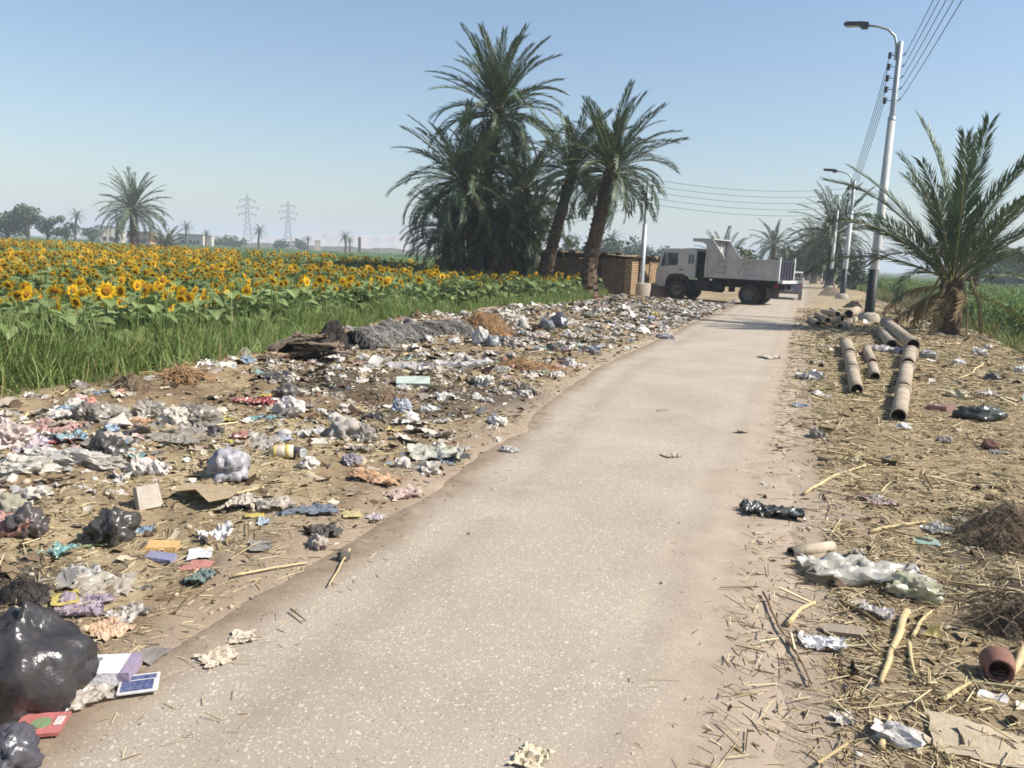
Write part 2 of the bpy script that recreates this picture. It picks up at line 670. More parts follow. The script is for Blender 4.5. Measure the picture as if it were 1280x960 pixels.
def build_hills():
    m = mat('desert_rock', C(196, 170, 150), C(226, 204, 182), scale=.012, rough=.95, bump=.4, bscale=.05)
    for name, y0, pts in (('hills', 1700, [(150, 296), (250, 298), (330, 300), (360, 294), (400, 290), (440, 293), (500, 292), (530, 296), (600, 301), (640, 312), (700, 318)]),
                          ('hills', 2100, [(-200, 278), (0, 280), (120, 286), (260, 291), (420, 296), (520, 294), (620, 296), (700, 304), (760, 318)])):
        mb = MB()
        xs = np.linspace(pts[0][0], pts[-1][0], 90)
        ys = np.interp(xs, [p[0] for p in pts], [p[1] for p in pts])
        P = []
        prof = [(0, -.08), (40, .25), (70, .5), (85, .82), (100, 1.0), (260, 1.02), (500, .7), (700, -.1)]
        for dy, k in prof:
            for q, (x, y) in enumerate(zip(xs, ys)):
                w = wp(x, y, y0)
                h = max(w.z, 0) + 3 * mnoise.noise(Vector((x * .11, 0, y0)))
                P.append((w.x * (1 + dy / y0), y0 + dy + 25 * mnoise.noise(Vector((x * .16, k * 2, 1))), max(h * k + 2.5 * mnoise.noise(Vector((x * .3, dy * .02, 7))), -1.0)))
        mb.grid(P, len(xs), len(prof))
        structure(mb.build(name, m, smooth=True))


def build_haze():
    mb = MB().box((0, 0, 25.5), (10800, 10800, 55))
    m = bpy.data.materials.new('haze_air'); m.use_nodes = True
    nt = m.node_tree
    nt.nodes.remove(nt.nodes['Principled BSDF'])
    pv = nt.nodes.new('ShaderNodeVolumePrincipled')
    pv.inputs['Color'].default_value = (.84, .92, 1.0, 1)
    pv.inputs['Density'].default_value = .0008
    pv.inputs['Anisotropy'].default_value = .0
    nt.links.new(pv.outputs[0], nt.nodes['Material Output'].inputs['Volume'])
    o = mb.build('haze', m)
    stuff(o, 'pale dusty air over the fields')


build_ground()
build_road()
build_hills()
build_haze()


# ================================================================== vegetation
LEAFY = mat('sunflower_leaf', C(104, 128, 68, .7), C(150, 164, 106, .74), scale=6, rough=.6, spec=.35, transl=.22, rnd=.18)
STALK = mat('sunflower_stalk', C(104, 128, 66, .6), C(134, 150, 92, .6), scale=9, rough=.7)
PETAL = mat('sunflower_petal', C(250, 192, 24, .9), C(255, 216, 60, .94), scale=12, rough=.6, transl=.42)
DISC = mat('sunflower_disc', C(130, 84, 22), C(196, 132, 30), scale=60, rough=.9)
GRASS = mat('long_grass', None, attr='tint', rough=.6, transl=.35, spec=.3)
FROND = mat('palm_leaflet', C(74, 94, 64, .66), C(110, 128, 90, .7), scale=1.5, rough=.5, spec=.45, transl=.12, rnd=.22)
FRONDF = mat('palm_leaflet_dusty', C(84, 102, 72, .6), C(118, 132, 98, .66), scale=1.5, rough=.55, spec=.4, transl=.12, rnd=.2)
RACHIS = mat('palm_rachis', C(142, 138, 88, .6), C(172, 158, 104, .6), scale=3, rough=.6)
DRYF = mat('palm_dead_leaflet', C(138, 114, 76, .6), C(186, 160, 112, .66), scale=2, rough=.8, transl=.1, rnd=.2)
BARK = mat('palm_bark', C(78, 62, 48, .7), C(128, 104, 82, .7), scale=7, rough=.95, bump=.8, bscale=22)
DATES = mat('date_bunch', C(96, 44, 30), C(140, 70, 40), scale=30, rough=.7)


def leaf_pts(mb, base, d, L, W, droop, fold=.25, segs=4, shape=(0, .95, .9, .55, 0), roll=0.0):
    """a broad folded leaf along direction d"""
    d = Vector(d).normalized()
    side = d.cross(Vector((0, 0, 1)))
    side = side.normalized() if side.length > 1e-4 else Vector((1, 0, 0))
    side = Matrix.Rotation(roll, 3, d) @ side
    p = Vector(base)
    mids, ls, rs = [], [], []
    for i in range(segs + 1):
        t = i / segs
        w = W * shape[i] * .5
        up = side.cross(d).normalized()
        mids.append(p.copy())
        ls.append(p + side * w + up * w * fold)
        rs.append(p - side * w + up * w * fold)
        d = (d + Vector((0, 0, -droop / segs))).normalized()
        p = p + d * (L / segs)
    n = len(mb.v)
    for i in range(segs + 1):
        mb.v += [tuple(mids[i]), tuple(ls[i]), tuple(rs[i])]
    for i in range(segs):
        a, b = n + 3 * i, n + 3 * (i + 1)
        if shape[i] == 0:
            fs = [(a, b, b + 1), (a, b + 2, b)]
        elif shape[i + 1] == 0:
            fs = [(a, b, a + 1), (a, a + 2, b)]
        else:
            fs = [(a, b, b + 1, a + 1), (a, a + 2, b + 2, b)]
        for f in fs:
            mb.f.append(f); mb.m.append(mb.cur)
    return mb


def head_parts(detail=1, R=.085):
    """disc and petals of a sunflower head facing +X, centre at the origin"""
    disc = MB()
    n = 12 if detail else 6
    disc.lathe([(.0, -.035), (R * .5, -.03), (R * .86, -.004), (R * .82, .012), (R * .4, .02), (0, .012)], n, axis='X')
    pet = MB()
    k = 17 if detail else 9
    for ring in range(2 if detail else 1):
        for i in range(k):
            a = 2 * math.pi * (i + .5 * ring + random.uniform(-.2, .2)) / k
            l = R * random.uniform(1.0, 1.5)
            e = Vector((0, math.cos(a), math.sin(a))); s = Vector((0, -math.sin(a), math.cos(a)))
            w = R * (.2 if detail else .36)
            p0 = e * R * .7; fwd = Vector((random.uniform(-.25, .35) * l - ring * .01, 0, 0))
            tip = e * (R * .7 + l) + fwd
            mid = e * (R * .7 + l * .45) + fwd * .3 + Vector((.01, 0, 0))
            pet.quad([p0 - s * w * .5, mid - s * w, tip, mid + s * w, p0 + s * w * .5] if detail else [p0 - s * w, tip, p0 + s * w])
    return disc, pet


def sunflower_arrays(lod):
    """one joined plant; materials 0 leaf 1 stalk 2 petal 3 disc; heads face -Y, height about 1.25"""
    mb = MB()
    h = 1.2
    mb.cur = 1
    mb.tube([(0, 0, 0), (.02, .01, h * .6), (.0, -.03, h * .96), (0, -.1, h)], [.016, .013, .011, .012], 3, cap=False)
    mb.cur = 0
    nl = 10 if lod == 0 else 6
    for i in range(nl):
        z = h * (.22 + .7 * (i + .5) / nl)
        a = i * 2.4 + random.uniform(-.4, .4)
        s = random.uniform(.8, 1.15) * (1.1 - .35 * abs(z / h - .6)) * (1.0 if lod == 0 else 1.45)
        d = Vector((math.cos(a), math.sin(a), random.uniform(.1, .5)))
        b0 = Vector((0, 0, z)) + d * .1
        if lod == 0:
            leaf_pts(mb, b0, d, .27 * s, .23 * s, random.uniform(.7, 1.5), roll=random.uniform(-.3, .3), segs=3, shape=(.25, 1, .7, 0))
        else:
            leaf_pts(mb, b0, d, .25 * s, .24 * s, random.uniform(.6, 1.2), roll=random.uniform(-.4, .4), segs=2, shape=(0, 1, 0))
    if lod < 2:
        disc, pet = head_parts(0, .062 if lod == 0 else .075)
        t = Matrix.Rotation(-math.pi / 2, 4, 'Z') @ Matrix.Rotation(random.uniform(.0, .9), 4, 'Y')
        for q, mi in ((disc, 3), (pet, 2)):
            n = len(mb.v)
            mb.v += [tuple((t @ Vector(p)) + Vector((0, -.13, h - .01))) for p in q.v]
            mb.f += [tuple(i + n for i in f) for f in q.f]
            mb.m += [mi] * len(q.f)
    return mb.arr()


def field_points():
    pts = []
    row = .62
    # rows run along the field edge direction
    for k in range(0, 260):
        off = k * row
        step = .27 if k < 45 else .36 if k < 90 else .6
        if k >= 45 and k % 2: continue
        us = np.arange(1.5, 150, step) + rng.uniform(-.08, .08, len(np.arange(1.5, 150, step)))
        vs_ = field_edge(us) - .55 - off + rng.uniform(-.1, .1, len(us))
        x, y = uv2xy(us, vs_)
        # the far border of the crop runs from behind the palms to far left
        far = 48 + .65 * np.clip(-x - 5, 0, None)
        ok = (y < far) & (y > 2) & (np.abs(x) < .72 * y + 1.5) & (us < 36.5)
        ok |= (y < far) & (y > 2) & (np.abs(x) < .72 * y + 1.5) & (us >= 36.5) & (vs_ < -19.5 - .1 * (us - 36))
        ok &= rng.uniform(0, 1, len(us)) > .1
        pts.append(np.stack([x[ok], y[ok], np.full(ok.sum(), k)], 1))
    return np.concatenate(pts)


def build_sunflowers():
    P = field_points()
    r = np.hypot(P[:, 0], P[:, 1])
    hgt = (.95 + .22 * vn(P[:, 0] * .25, P[:, 1] * .25, 51) + rng.uniform(-.09, .12, len(P))) + .18 * sst(20, 60, r)
    z = th(P[:, 0], P[:, 1]) - .02
    # heads turn towards the viewer's side of the field
    rz = rng.normal(.3, .95, len(P))
    order = np.argsort(r + P[:, 2] * .9)
    indiv = order[:300]
    rest = np.setdiff1d(np.arange(len(P)), indiv)
    rr = r[rest]
    u, v = xy2uv(P[rest, 0], P[rest, 1])
    bloom = rng.uniform(0, 1, len(rest)) < np.where(P[rest, 0] < -.35 * P[rest, 1], .46, np.where(rr < 34, .36, .2))
    idx = np.where(rr < 30, 0, 3) + rng.integers(0, 3, len(rest))
    idx = np.where(bloom, idx, 6 + (idx % 3))
    protos = [sunflower_arrays(0) for _ in range(3)] + [sunflower_arrays(1) for _ in range(3)] + [sunflower_arrays(2) for _ in range(3)]
    o = mass('sunflower_crop', protos, idx, np.stack([P[rest, 0], P[rest, 1], z[rest]], 1),
             rot_arr(rz[rest], rng.normal(0, .07, len(rest)), rng.normal(0, .07, len(rest))), hgt[rest], [LEAFY, STALK, PETAL, DISC])
    stuff(o, 'the mass of yellow sunflowers filling the field beyond the nearest plants')
    # nearest plants one by one
    leafm = []
    for i in range(5):
        mb = MB()
        leaf_pts(mb, (.08, 0, 0), (1, 0, .3), .28, .24, [.8, 1.1, 1.4, 1.0, 1.6][i], segs=4, shape=(.3, 1, .95, .55, 0))
        mb.tube([(0, 0, -.03), (.09, 0, .0)], .006, 3, cap=False)
        leafm.append(mb.mesh('leaf', LEAFY))
    heads = []
    for i in range(4):
        d, p = head_parts(1, random.uniform(.056, .074))
        heads.append((d.mesh('flower_head', DISC, True), p.mesh('petals', PETAL)))
    stems = []
    for i in range(3):
        mb = MB()
        mb.tube([(0, 0, 0), (random.uniform(-.03, .03), .02, .6), (0, -.02, 1.1), (0, -.08, 1.2)], [.018, .014, .011, .012], 5)
        stems.append(mb.mesh('stalk', STALK, True))
    folm = []
    for i in range(4):
        mb = MB()
        for q in range(11):
            zz = 1.2 * (.18 + .74 * (q + .5) / 11); a = q * 2.4 + random.uniform(-.4, .4)
            d = Vector((math.cos(a), math.sin(a), random.uniform(.1, .5)))
            leaf_pts(mb, Vector((0, 0, zz)) + d * .1, d, .27 * random.uniform(.8, 1.15), .24, random.uniform(.7, 1.6), segs=3, shape=(.25, 1, .7, 0), roll=random.uniform(-.3, .3))
        folm.append(mb.mesh('foliage', LEAFY))
    for n, i in enumerate(indiv):
        s = float(hgt[i])
        t = link('sunflower', None, None, (P[i, 0], P[i, 1], z[i]), (random.uniform(-.06, .06), random.uniform(-.06, .06), float(rz[i])), s)
        bloomer = random.random() < (.34 if n < 120 else .5)
        px = 640 + FPX * P[i, 0] / P[i, 1]
        side = 'at the left end of the field edge' if px < 250 else 'in the middle of the near field edge' if px < 520 else 'at the field end by the palms'
        tag(t, ('blooming yellow sunflower ' if bloomer else 'leafy sunflower without open flower ') + side + (' behind tall grass' if n < 120 else ', second row back'), 'sunflower', 'sunflowers at the near edge of the field')
        link('stalk', stems[n % 3], t)
        if n < 90:
            for q in range(11):
                zz = 1.2 * (.16 + .76 * (q + .5) / 11)
                link('leaf', leafm[(n + q) % 5], t, (0, 0, zz), (random.uniform(-.3, .3), random.uniform(-.3, .2), q * 2.4 + random.uniform(-.4, .4)), random.uniform(.85, 1.2) * (1.12 - .4 * abs(zz / 1.2 - .55)))
        else:
            link('foliage', folm[n % 4], t, rot=(0, 0, random.uniform(0, 6)))
        if bloomer:
            d, p = heads[n % 4]
            h = link('flower_head', d, t, (0, -.12, 1.19), (0, random.uniform(-.1, .7), -math.pi / 2 + random.uniform(-.3, .3)))
            link('petals', p, h)


def blades(name, pts, hts, cols, mats, lean=.35, w=.012, label=None):
    protos = []
    for k in range(5):
        mb = MB()
        b = random.uniform(.15, .55)
        P = []
        for i in range(4):
            t = i / 3
            wd = (.5 * (1 - t) ** .7) if i < 3 else 0
            P.append((b * t * t, t * (1 - .25 * b * t), wd))
        for i in range(3):
            (x0, z0, w0), (x1, z1, w1) = P[i], P[i + 1]
            q = [(x0, -w0, z0), (x0, w0, z0), (x1, w1, z1)] + ([(x1, -w1, z1)] if w1 else [])
            mb.quad(q)
        protos.append(mb.arr())
    n = len(pts)
    sc = np.stack([hts, np.full(n, w) * rng.uniform(.6, 1.4, n) * (1 + np.hypot(pts[:, 0], pts[:, 1]) * .05), hts], 1)
    o = mass(name, protos, rng.integers(0, 5, n), pts, rot_arr(rng.uniform(0, 6.28, n), rng.normal(0, lean, n), rng.normal(0, lean, n)), sc, mats, cols)
    return stuff(o, label)


def build_grass():
    n = 42000
    u = 3 + 34 * rng.uniform(0, 1, n) ** 1.5
    w = np.abs(rng.normal(0, .75, n)) + rng.uniform(-.25, .1, n)
    v = field_edge(u) + .12 - w * (1 + .7 * (u < 13)) + .35 * vn(u * .9, 2., 61)
    x, y = uv2xy(u, v)
    keep = (np.abs(x) < .75 * y + 2) & (rng.uniform(0, 1, n) < .55 + 1.2 * vn(u * .7, v * 1.1, 62) + .4)
    x, y, u, v = x[keep], y[keep], u[keep], v[keep]
    h = .62 + .6 * vn(x * .9, y * .9, 63) + rng.normal(0, .18, len(x)) + .38 * (1 - sst(7, 13, u)) - .18 * sst(15, 26, u)
    h *= .45 + .55 * sst(-.1, .5, field_edge(u) - v + .15)
    g = rng.uniform(0, 1, (len(x), 1))
    col = np.array(C(112, 140, 68, .7)[:3]) * (1 - g) + np.array(C(166, 182, 114, .74)[:3]) * g
    dry = rng.uniform(0, 1, len(x)) < .06
    col[dry] = np.array(C(190, 172, 118)[:3])
    blades('tall_grass', np.stack([x, y, th(x, y) - .03], 1), np.clip(h, .15, 1.4), col, GRASS, label='tall green grass along the sunflower field edge')
    # weeds on the right bank and by the far lamps
    n = 9000
    u = 18 + 75 * rng.uniform(0, 1, n) ** 1.3
    v = right_edge(u) + .2 + np.abs(rng.normal(0, 1.0, n)) - .6 * sst(30, 45, u)
    x, y = uv2xy(u, v)
    g = rng.uniform(0, 1, (n, 1))
    col = np.array(C(96, 120, 58, .62)[:3]) * (1 - g) + np.array(C(150, 160, 96, .66)[:3]) * g
    col[rng.uniform(0, 1, n) < .15] = np.array(C(196, 176, 122)[:3])
    blades('bank_weeds', np.stack([x, y, th(x, y) - .03], 1), rng.uniform(.25, .8, n), col, GRASS, w=.014, label='rough green and dry weeds on the right bank')


# ---------------------------------------------------------------- date palms
def frond_mesh(L, arch, nl, mats, name, width=.42, seed=0, vee=.55, dead=False):
    """feather leaf growing along +X from the origin, arching down; 0 leaflets 1 rachis"""
    rs = random.Random(seed)
    mb = MB()
    mb.cur = 1
    pts, tan = [], []
    p = Vector((0, 0, 0)); ns = 9
    for i in range(ns + 1):
        t = i / ns
        a = -arch * t ** 1.6
        d = Vector((math.cos(a), 0, math.sin(a)))
        pts.append(p.copy()); tan.append(d)
        p = p + d * L / ns
    mb.tube(pts, [.035 * (L / 4) * (1 - .93 * (i / ns)) + .002 for i in range(ns + 1)], 3, cap=False)
    mb.cur = 0
    for i in range(nl):
        t = .13 + .87 * (i + .5) / nl
        f = t * ns; k = min(int(f), ns - 1); w = f - k
        b = pts[k].lerp(pts[k + 1], w); d = tan[k].lerp(tan[k + 1], w).normalized()
        up = Vector((-d.z, 0, d.x))
        ll = width * (L / 4) * (1.0 - .6 * t) * min(1, .45 + 2.4 * (t - .1)) * 2.3
        for sgn in (-1, 1):
            if rs.random() < (.18 if dead else .04):
                continue
            ang = rs.uniform(.62, .95) - .35 * t
            ve = vee * rs.uniform(.3, 1.3)
            if dead:
                ve = rs.uniform(-1, .2)
            e = (d * math.cos(ang) + (Vector((0, sgn, 0)) * math.cos(ve) + up * math.sin(ve)) * math.sin(ang)).normalized()
            wv = up.cross(e).normalized() * .5 + d * .5
            wv = wv.normalized() * (.030 * (L / 4) * (46 / nl) ** .8 + .008)
            l1 = ll * rs.uniform(.85, 1.12)
            m_ = b + e * l1 * .5; tip = b + e * l1 + Vector((0, 0, -l1 * rs.uniform(.03, .2)))
            n = len(mb.v)
            mb.v += [tuple(b), tuple(m_ + wv), tuple(tip), tuple(m_ - wv)]
            mb.f.append((n, n + 1, n + 2, n + 3)); mb.m.append(0)
    return mb.mesh(name, mats)


FR = {}


def frond_set(key, nl, leafmat):
    if key in FR:
        return FR[key]
    s = []
    for i, ar in enumerate((.5, .85, 1.25, 1.6)):
        s.append([frond_mesh(4.0, ar, nl, [leafmat, RACHIS], 'frond', seed=i * 3 + q) for q in range(2)])
    dead = [frond_mesh(4.0, 1.2, max(14, nl * 2 // 3), [DRYF, DRYF], 'frond', seed=30 + q, dead=True, width=.34) for q in range(2)]
    FR[key] = (s, dead)
    return FR[key]


def trunk_mesh(path, r0, r1, boots=True, n=10, rough=1.0):
    mb = MB()
    path = [Vector(p) for p in path]
    # resample
    out = []
    tot = sum((path[i + 1] - path[i]).length for i in range(len(path) - 1))
    ns = max(6, int(tot / .16))
    for i in range(ns + 1):
        t = i / ns * (len(path) - 1); k = min(int(t), len(path) - 2); w = t - k
        p0 = path[max(k - 1, 0)]; p1 = path[k]; p2 = path[k + 1]; p3 = path[min(k + 2, len(path) - 1)]
        out.append(.5 * ((2 * p1) + (p2 - p0) * w + (2 * p0 - 5 * p1 + 4 * p2 - p3) * w * w + (3 * p1 - p0 - 3 * p2 + p3) * w ** 3))
    rad = []
    for i in range(ns + 1):
        t = i / ns
        rad.append((r0 * (1 - t) + r1 * t) * (1 + .25 * math.exp(-t * 14)) * (1 + .07 * (i % 2) * rough + .05 * random.uniform(-1, 1)))
    mb.tube(out, rad, n)
    if boots:
        a = 0.0
        for i in range(1, ns):
            for q in range(3):
                a += 2.4 + random.uniform(-.25, .25)
                e = Vector((math.cos(a), math.sin(a), 0))
                s = Vector((-e.y, e.x, 0))
                p = out[i] + e * rad[i] * .85
                wd = rad[i] * .42 * random.uniform(.7, 1.2)
                h = .17 * random.uniform(.7, 1.4)
                tip = p + e * rad[i] * random.uniform(.2, .48) + Vector((0, 0, h))
                mb.quad([p - s * wd, p + s * wd, tip + s * wd * .6, tip - s * wd * .6])
                mb.quad([tip - s * wd * .6, tip + s * wd * .6, p + Vector((0, 0, h * .9)) + s * wd * .5, p + Vector((0, 0, h * .9)) - s * wd * .5])
    return mb.mesh('trunk', BARK)


def palm(name, label, base, top, r0, r1, nf, L, spread=(1.25, -.35), nl=70, key='near', leafmat=None, dead=0, via=None,
         group=None, seed=0, dates=0, tilt=None, az=None):
    """base, top world points; fronds start at top; spread = elevation of youngest and oldest frond"""
    rs = random.Random(seed + 5)
    base = Vector(base); top = Vector(top)
    t = thing(name, label, 'palm tree', base, 0, group)
    rel = top - base
    path = [Vector((0, 0, -.15))] + ([Vector(v) - base for v in via] if via else [rel * .5]) + [rel]
    link('trunk', trunk_mesh(path, r0, r1), t)
    s, dd = frond_set(key, nl, leafmat or FROND)
    nf = int(nf * 1.8)
    for i in range(nf):
        q = (i + .5) / nf
        el = spread[0] * (1 - q) + spread[1] * q + rs.uniform(-.12, .12)
        a = i * 2.39996 + rs.uniform(-.25, .25)
        if az is not None:
            a = az[0] + (a % 6.283 / 6.283 - .5) * az[1]
        ar = 0 if el > .95 else 1 if el > .5 else 2 if el > .05 else 3
        ar = max(0, min(3, ar + rs.choice((-1, 0, 0, 0, 1))))
        f = link('frond', rs.choice(s[ar]), t)
        sc = L / 4 * rs.uniform(.85, 1.1) * (1.0 - .12 * q)
        f.matrix_local = Matrix.Translation(rel + Vector((0, 0, .1 - .35 * q))) @ Matrix.Rotation(a, 4, 'Z') @ Matrix.Rotation(-el, 4, 'Y') @ Matrix.Rotation(rs.uniform(-.5, .5), 4, 'X') @ Matrix.Scale(sc, 4)
        if tilt:
            f.matrix_local = Matrix.Translation(rel) @ Matrix.Rotation(tilt[1], 4, tilt[0]) @ Matrix.Translation(-rel) @ f.matrix_local
    for i in range(dead):
        a = rs.uniform(0, 6.28); el = rs.uniform(-1.1, -.5)
        f = link('dead_frond', rs.choice(dd), t)
        f.matrix_local = Matrix.Translation(rel + Vector((0, 0, -.3))) @ Matrix.Rotation(a, 4, 'Z') @ Matrix.Rotation(-el, 4, 'Y') @ Matrix.Rotation(rs.uniform(-.5, .5), 4, 'X') @ Matrix.Scale(L / 4 * rs.uniform(.5, .8), 4)
    for i in range(dates):
        a = rs.uniform(0, 6.28)
        mb = MB()
        e = Vector((math.cos(a), math.sin(a), 0))
        mb.tube([rel, rel + e * .5 + Vector((0, 0, .1)), rel + e * .75 + Vector((0, 0, -.25))], .02, 4)
        for q in range(60):
            c = rel + e * .78 + Vector((rs.gauss(0, .13), rs.gauss(0, .13), -.45 + rs.gauss(0, .17)))
            mb.box(c, (.05, .05, .07), Matrix.Rotation(rs.uniform(0, 3), 3, 'X'))
        stuff(mb.build('date_bunch', DATES, t))
    return t


def at(px, y, z=None):
    """ground position at picture column px and depth y"""
    w = wp(px, 340, y)
    zz = thf(w.x, y) if z is None else z
    return Vector((w.x, y, zz))


def build_palms():
    g = 'date palms of the clump beside the mud house'
    # the clump
    palm('date_palm', 'tallest date palm in the clump, its feathery crown above all others', at(608, 41), wp(622, 140, 41), .42, .3, 46, 4.1,
         (1.45, -.55), dead=3, via=[wp(606, 240, 41)], group=g, seed=1, dates=2)
    palm('date_palm', 'date palm leaning left at the left side of the clump', at(596, 40), wp(578, 226, 39.5), .38, .3, 36, 4.0,
         (1.1, -.75), dead=5, via=[wp(590, 290, 40)], group=g, seed=2)
    palm('date_palm', 'low bushy date palm at the lower left foot of the clump', at(580, 41.5), wp(575, 300, 41), .3, .25, 28, 3.2,
         (1.1, -.5), dead=3, group=g, seed=3)
    palm('date_palm', 'dark date palm in the middle of the clump right of the tallest trunk', at(655, 42), wp(656, 240, 42), .36, .28, 36, 3.5,
         (1.2, -.9), dead=6, group=g, seed=4)
    palm('date_palm', 'short date palm growing low between the two dark trunks of the clump', at(632, 40), wp(634, 275, 40), .3, .25, 24, 3.0,
         (1.2, -.8), dead=4, group=g, seed=14)
    palm('date_palm', 'leafy palm offshoot at the left edge of the clump above the straw-capped wall', at(556, 43), wp(560, 285, 43), .25, .22, 20, 3.0, (1.1, -.3), dead=2, group=g, seed=15)
    palm('date_palm', 'palm offshoot hugging the tallest trunk halfway up the clump', at(600, 42.5), wp(603, 215, 42.5), .3, .25, 26, 3.2, (1.2, -.9), dead=3, group=g, seed=16)
    palm('date_palm', 'bushy palm offshoot at the right foot of the clump beside the curved trunk', at(668, 40.5), wp(664, 295, 40.5), .28, .24, 22, 2.7, (1.2, -.7), dead=3, group=g, seed=17)
    palm('date_palm', 'palm offshoot at the dark foot of the clump below the tallest palm', at(618, 39.5), wp(616, 305, 39.5), .28, .24, 20, 2.6, (1.2, -.6), dead=3, group=g, seed=18)
    palm('date_palm', 'date palm with curved trunk leaning right beside the clump, a date bunch at its crown', at(678, 38), wp(716, 212, 38), .34, .22, 30, 3.1,
         (1.3, -.45), dead=2, via=[wp(690, 310, 38)], group=g, seed=5, dates=1)
    palm('date_palm', 'separate date palm standing right of the clump in front of the mud house', gp(738, 379), wp(764, 212, 35.5), .36, .27, 44, 3.3,
         (1.45, -.5), dead=3, via=[wp(737, 330, 35), wp(752, 265, 35.2)], group=g, seed=6)
    # the young palm on the right bank
    b = gp(1187, 418)
    palm('young_date_palm', 'young date palm with short trunk and long upright fronds on the right bank', b, wp(1190, 352, b.y),   .3, .3, 12, 5.0,
         (1.45, .55), nl=84, key='big', dead=0, seed=9)
    yp = bpy.data.objects['young_date_palm']
    s, dd = FR['big']
    rel = wp(1190, 352, b.y) - b
    rs = random.Random(4)
    for i in range(11):
        f = link('dead_frond', rs.choice(dd), yp)
        f.matrix_local = Matrix.Translation(rel + Vector((0, 0, -.2))) @ Matrix.Rotation(rs.choice((rs.uniform(2.2, 4.6), rs.uniform(0, 6.28))), 4, 'Z') @ Matrix.Rotation(rs.uniform(-.1, .6), 4, 'Y') @ Matrix.Rotation(rs.uniform(-.7, .7), 4, 'X') @ Matrix.Scale(rs.uniform(.55, .85), 4)
    for i, (a, el, sc) in enumerate(((3.3, .62, 1.2), (2.9, .4, 1.15), (2.6, .95, 1.25), (.15, .22, 1.1), (-.3, .75, 1.35), (.5, .9, 1.3), (3.7, .25, .95))):
        f = link('frond', s[1 if el > .5 else 2][i % 2], yp)
        f.matrix_local = Matrix.Translation(rel) @ Matrix.Rotation(a, 4, 'Z') @ Matrix.Rotation(-el, 4, 'Y') @ Matrix.Rotation(rs.uniform(-.4, .4), 4, 'X') @ Matrix.Scale(sc, 4)
    # old cut stalks hanging round its base
    for i in range(6):
        a = rs.uniform(2.2, 6.4)
        e = Vector((math.cos(a), math.sin(a), 0)); mb = MB()
        mb.tube([rel + Vector((0, 0, -.1)), rel + e * .5 + Vector((0, 0, .1)), rel + e * .85 + Vector((0, 0, -.6)), rel + e * 1.0 + Vector((0, 0, -rel.z + .05))], [.05, .045, .035, .03], 5)
        mb.build('cut_stalk', RACHIS, yp)
    # small leaning palm beyond
    palm('date_palm', 'small leaning palm rising from the green crop at the far right', at(1212, 47), wp(1228, 318, 47), .22, .2, 16, 2.6, (1.2, -.3), nl=26, key='mid', leafmat=FRONDF, seed=12)
    # along the road behind the truck
    palm('date_palm', 'big dark date palm behind the second lamp post', at(1038, 78), wp(1044, 292, 78), .42, .36, 40, 5.0, (1.3, -.9), nl=40, key='mid', dead=5, seed=21, group='palms along the far road')
    palm('date_palm', 'dark date palm left of the biggest roadside palm', at(1018, 100), wp(1020, 310, 100), .4, .34, 34, 4.6, (1.25, -.9), nl=30, key='mid', dead=3, seed=22, group='palms along the far road')
    palm('date_palm', 'slender dark date palm furthest along the right of the road', at(1010, 125), wp(1011, 318, 125), .36, .3, 26, 4.2, (1.2, -.8), nl=26, key='mid', dead=2, seed=25, group='palms along the far road')
    palm('date_palm', 'round-crowned palm standing alone behind the back end of the truck', at(967, 112), wp(967, 306, 112), .36, .3, 30, 3.9, (1.2, -.7), nl=26, key='mid', leafmat=FRONDF, seed=23)
    palm('date_palm', 'wide bushy palm showing above the bed of the truck', at(902, 70), wp(904, 330, 70), .35, .3, 26, 3.4, (1.15, .1), nl=34, key='mid', leafmat=FRONDF, seed=24)
    palm('date_palm', 'lone tall palm standing in the field on the left', at(169, 125, -.15), wp(167, 262, 125), .62, .55, 40, 6.2, (1.45, -.55), nl=30, key='mid', leafmat=FRONDF, seed=31, dead=4)


build_sunflowers()
build_grass()
build_palms()


# ---------------------------------------------------------------- crop on the right, bushes, far trees
CORN = mat('corn_leaf', C(78, 112, 48, .66), C(128, 152, 78, .7), scale=3, rough=.55, spec=.4, transl=.25, rnd=.18)
CORNS = mat('corn_stalk', C(120, 140, 76, .62), C(150, 156, 96, .62), scale=5, rough=.6)


def corn_leaf(mb, z, a, L, W):
    d = Vector((math.cos(a), math.sin(a), random.uniform(.9, 1.5)))
    leaf_pts(mb, (0, 0, z), d, L, W, random.uniform(1.6, 2.6), fold=.3, segs=4, shape=(.6, 1, .85, .5, 0), roll=random.uniform(-.2, .2))


